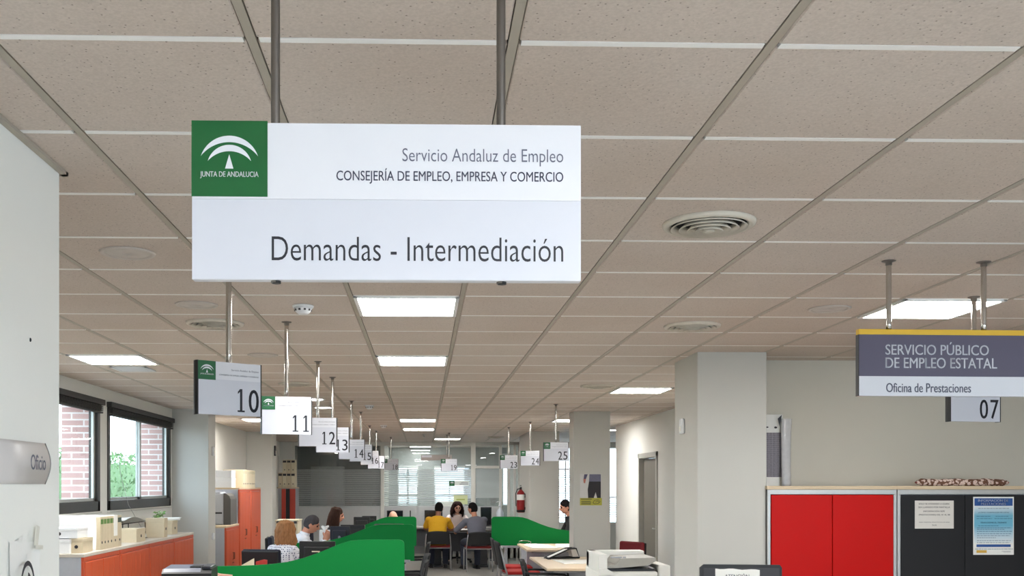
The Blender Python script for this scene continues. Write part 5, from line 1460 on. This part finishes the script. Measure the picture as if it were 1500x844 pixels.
    for s in (-1, 1):
        an = lg[s][2]; f = MB()
        limb(f, [an + Vector((0, -.045, -.05)), an + Vector((0, .03, -.05)), an + Vector((0, .12, -.058)), an + Vector((0, .17, -.064))], [.040, .044, .040, .026]); f.box(an.x - .042, an.x + .042, an.y - .08, an.y + .19, 0.001, .022, .008)
        remesh(f.build('shoe', shoes or BLACK, t), .007, 2)
    # hair
    if style != 'bald':
        h = MB(); b = bmesh.new(); bmesh.ops.create_icosphere(b, subdivisions=5, radius=1)
        for v in b.verts:
            q = v.co.copy(); lim = (.30 + .25 * abs(q.x)) if q.y > .3 else (-.25 - .35 * (1 - max(q.y, -1)) / 2 * 1.0)
            if q.y > .3: k_ = min(1, max(0, (q.z - (.60 - .55 * abs(q.x)) + .10 * noise.noise(q * 7)) / .30))
            elif q.y > -.05: k_ = min(1, max(0, (q.z - (-.05 if abs(q.x) > .6 else .2)) / .15)) if style == 'short' else 1
            else: k_ = min(1, max(0, (q.z + .62) / .15))
            g_ = .93 + .135 * k_ + (.012 * noise.noise(q * 9) + .015 * noise.noise(q * 22)) * k_
            if q.z < 0 and style == 'short': g_ -= .04 * -q.z
            v.co = Vector((q.x * .078 * g_, q.y * .098 * g_, q.z * .116 * g_ + .004))
        h.bm(b, 0, True, HM)
        if style in ('long', 'curly', 'wavy'):
            bot = -.20 if style != 'long' else -.26
            nst = 46
            for i in range(nst):
                a = PI * (-.12 + 1.24 * i / (nst - 1)); ca, sa = math.cos(a), -math.sin(a)
                wv = .012 if style == 'long' else .022; ph = random.uniform(0, 6); spread = 1.0 if style == 'long' else (1.2 if style == 'wavy' else 1.5)
                pts = []
                for j in range(9):
                    z = .07 + (bot - .07) * j / 8; sp_ = 1 + (spread - 1) * math.sin(j / 8 * PI * .75)
                    if j < 2: sp_ *= (.36, .76)[j]; z = (.112, .085)[j]
                    pts.append((ca * .083 * sp_ + wv * math.sin(j * 1.5 + ph) * .6, sa * .100 * sp_ - .006 + wv * math.cos(j * 1.3 + ph) * .5 + (.012 if sa > -.2 else 0), z + random.uniform(-.008, .008)))
                h.tube(pts, .015, 7, M=HM, radii=[.012] + [.017] * 6 + [.013, .005])
        ho = h.build('hair', hair, t); remesh(ho, .0055, 1)
    eyes = MB()
    for s in (-1, 1): eyes.ell((s * .028, .080, .010), (.0115, .0095, .0085), 0, HM, 2)
    eyes.build('eyes', mat('eye_dark', (44, 34, 30), .2), t)
    br = MB()
    for s in (-1, 1): br.tube([(s * .014, .0925, .028), (s * .03, .092, .033), (s * .045, .083, .029)], .0035, 6, M=HM)
    if hair: br.build('eyebrows', hair, t)
    MB().tube([(-.022, .0885, -.058), (0, .0945, -.0565), (.022, .0885, -.058)], .0035, 6, M=HM).build('lips', mat('lip_rose', (168, 96, 88), .5), t)
    t['label'] = label
    return t, HM, arms
SK1 = skinmat('skin_fair', (214, 168, 144)); SK2 = skinmat('skin_tan', (202, 142, 116)); SK3 = skinmat('skin_brown', (150, 102, 80))
JEAN = mat('denim', (44, 50, 66), .85, var=.1, scale=60); TROU = mat('dark_trousers', (34, 34, 40), .85)
# white blouse with navy dots
DOT = bpy.data.materials.new('dotted_blouse'); DOT.use_nodes = True
nt = DOT.node_tree; b = nt.nodes['Principled BSDF']; b.inputs['Roughness'].default_value = .85
tc = nt.nodes.new('ShaderNodeTexCoord'); v = nt.nodes.new('ShaderNodeTexVoronoi'); v.inputs['Scale'].default_value = 44; v.inputs['Randomness'].default_value = .2
r = nt.nodes.new('ShaderNodeValToRGB'); r.color_ramp.interpolation = 'CONSTANT'; r.color_ramp.elements[0].color = rgb((60, 62, 104)); r.color_ramp.elements[1].position = .33; r.color_ramp.elements[1].color = rgb((232, 230, 236))
nt.links.new(tc.outputs['Object'], v.inputs['Vector']); nt.links.new(v.outputs['Distance'], r.inputs[0]); nt.links.new(r.outputs[0], b.inputs['Base Color'])
def cloth(name, c): return mat(name, c, .85, var=.06, scale=45, bump=.3)
BLONDE = mat('hair_blonde', (158, 112, 74), .7, spec=.15, var=.55, scale=22, stretch=(3, 3, .6)); BROWN = mat('hair_brown', (56, 36, 28), .75, spec=.15, var=.3, scale=14, stretch=(3, 3, .6)); HBLACK = mat('hair_black', (20, 17, 17), .8, spec=.15, var=.3, scale=20)
HGREY = mat('hair_greying', (70, 66, 68), .8, spec=.15, var=.5, scale=24); DBROWN = mat('hair_dark_brown', (38, 22, 20), .75, spec=.15, var=.3, scale=18)

person('person with wavy fair hair in a white dotted blouse, seen from behind', (-1.575, 11.22, 0), math.radians(-34), seat=.44, scale=.955, lean=6, head=(4, -4, 0), skin=SK1, top=DOT, legs=JEAN, hair=BLONDE, style='wavy', female=True, sleeve=.5)
person('person with greying hair in a white shirt, in profile with hands raised to the face', (-1.63, 12.75, 0), math.radians(-84), seat=.44, lean=18, head=(-4, 24, 0), skin=SK2, top=cloth('shirt_white', (228, 232, 242)), legs=TROU, hair=HGREY, style='short', collar=cloth('shirt_white', (228, 232, 242)),
       hands={-1: ((-.05, .36, .50), (.15, .5, .9), (-.9, .3, .1), (-.6, .2, -1)), 1: ((.05, .37, .48), (-.15, .5, .9), (.9, .3, .1), (.6, .2, -1))}, curl=.7)
person('person with long dark hair in a black top, in profile at the far left desk', (-1.345, 14.68, 0), math.radians(-82), lean=6, head=(-6, 12, 0), skin=SK2, top=cloth('top_black', (26, 26, 30)), legs=TROU, hair=BROWN, style='long', female=True)
person('person with a bald head just showing above the third green partition', (-.53, 17.75, 0), math.radians(178), seat=.44, lean=28, head=(0, 38, 0), skin=SK1, top=cloth('shirt_sand', (190, 180, 168)), legs=TROU, style='bald')
person('person in a yellow shirt with short black hair, sitting with the back to the camera', (.26, 19.28, 0), math.radians(-4), lean=9, side=2, head=(-12, 4, 2), skin=SK3, top=cloth('shirt_yellow', (226, 172, 34)), legs=JEAN, hair=HBLACK, style='short', sleeve=.3, chest=1.06,
       hands={-1: ((-.12, .42, .30), (.2, 1, 0), (0, 0, 1), (-.9, -.3, -.5)), 1: ((.14, .42, .30), (-.2, 1, 0), (0, 0, 1), (.9, -.3, -.5))})
person('person with dark curly hair in a white blouse, facing the camera at the far table', (.70, 20.95, 0), math.radians(176), lean=14, head=(14, 14, 0), skin=SK1, top=cloth('blouse_white', (226, 210, 206)), legs=TROU, hair=DBROWN, style='curly', female=True, sleeve=.5,
       hands={-1: ((-.12, .42, .31), (.4, 1, 0), (0, 0, 1), (-.9, -.2, -.4)), 1: ((.10, .44, .31), (-.4, 1, 0), (0, 0, 1), (.9, -.2, -.4))})
person('person with short dark hair in a grey top, sitting turned left on the right-hand chair', (1.01, 18.98, 0), math.radians(14), lean=10, side=-4, head=(38, 4, 0), skin=SK2, top=cloth('top_grey', (104, 106, 118)), legs=JEAN, hair=HBLACK, style='short', chest=1.05,
       hands={-1: ((-.26, .40, .28), (-.2, 1, -.1), (0, 0, 1), (-.9, -.3, -.5)), 1: ((.02, .40, .28), (-.2, 1, -.1), (0, 0, 1), (.9, -.3, -.5))})
person('person in black leaning over a desk between the two farther pillars', (2.50, 16.5, 0), math.radians(88), seat=.56, lean=14, head=(14, 14, 0), skin=SK2, top=cloth('top_black', (26, 26, 30)), legs=TROU, hair=HBLACK, style='short')
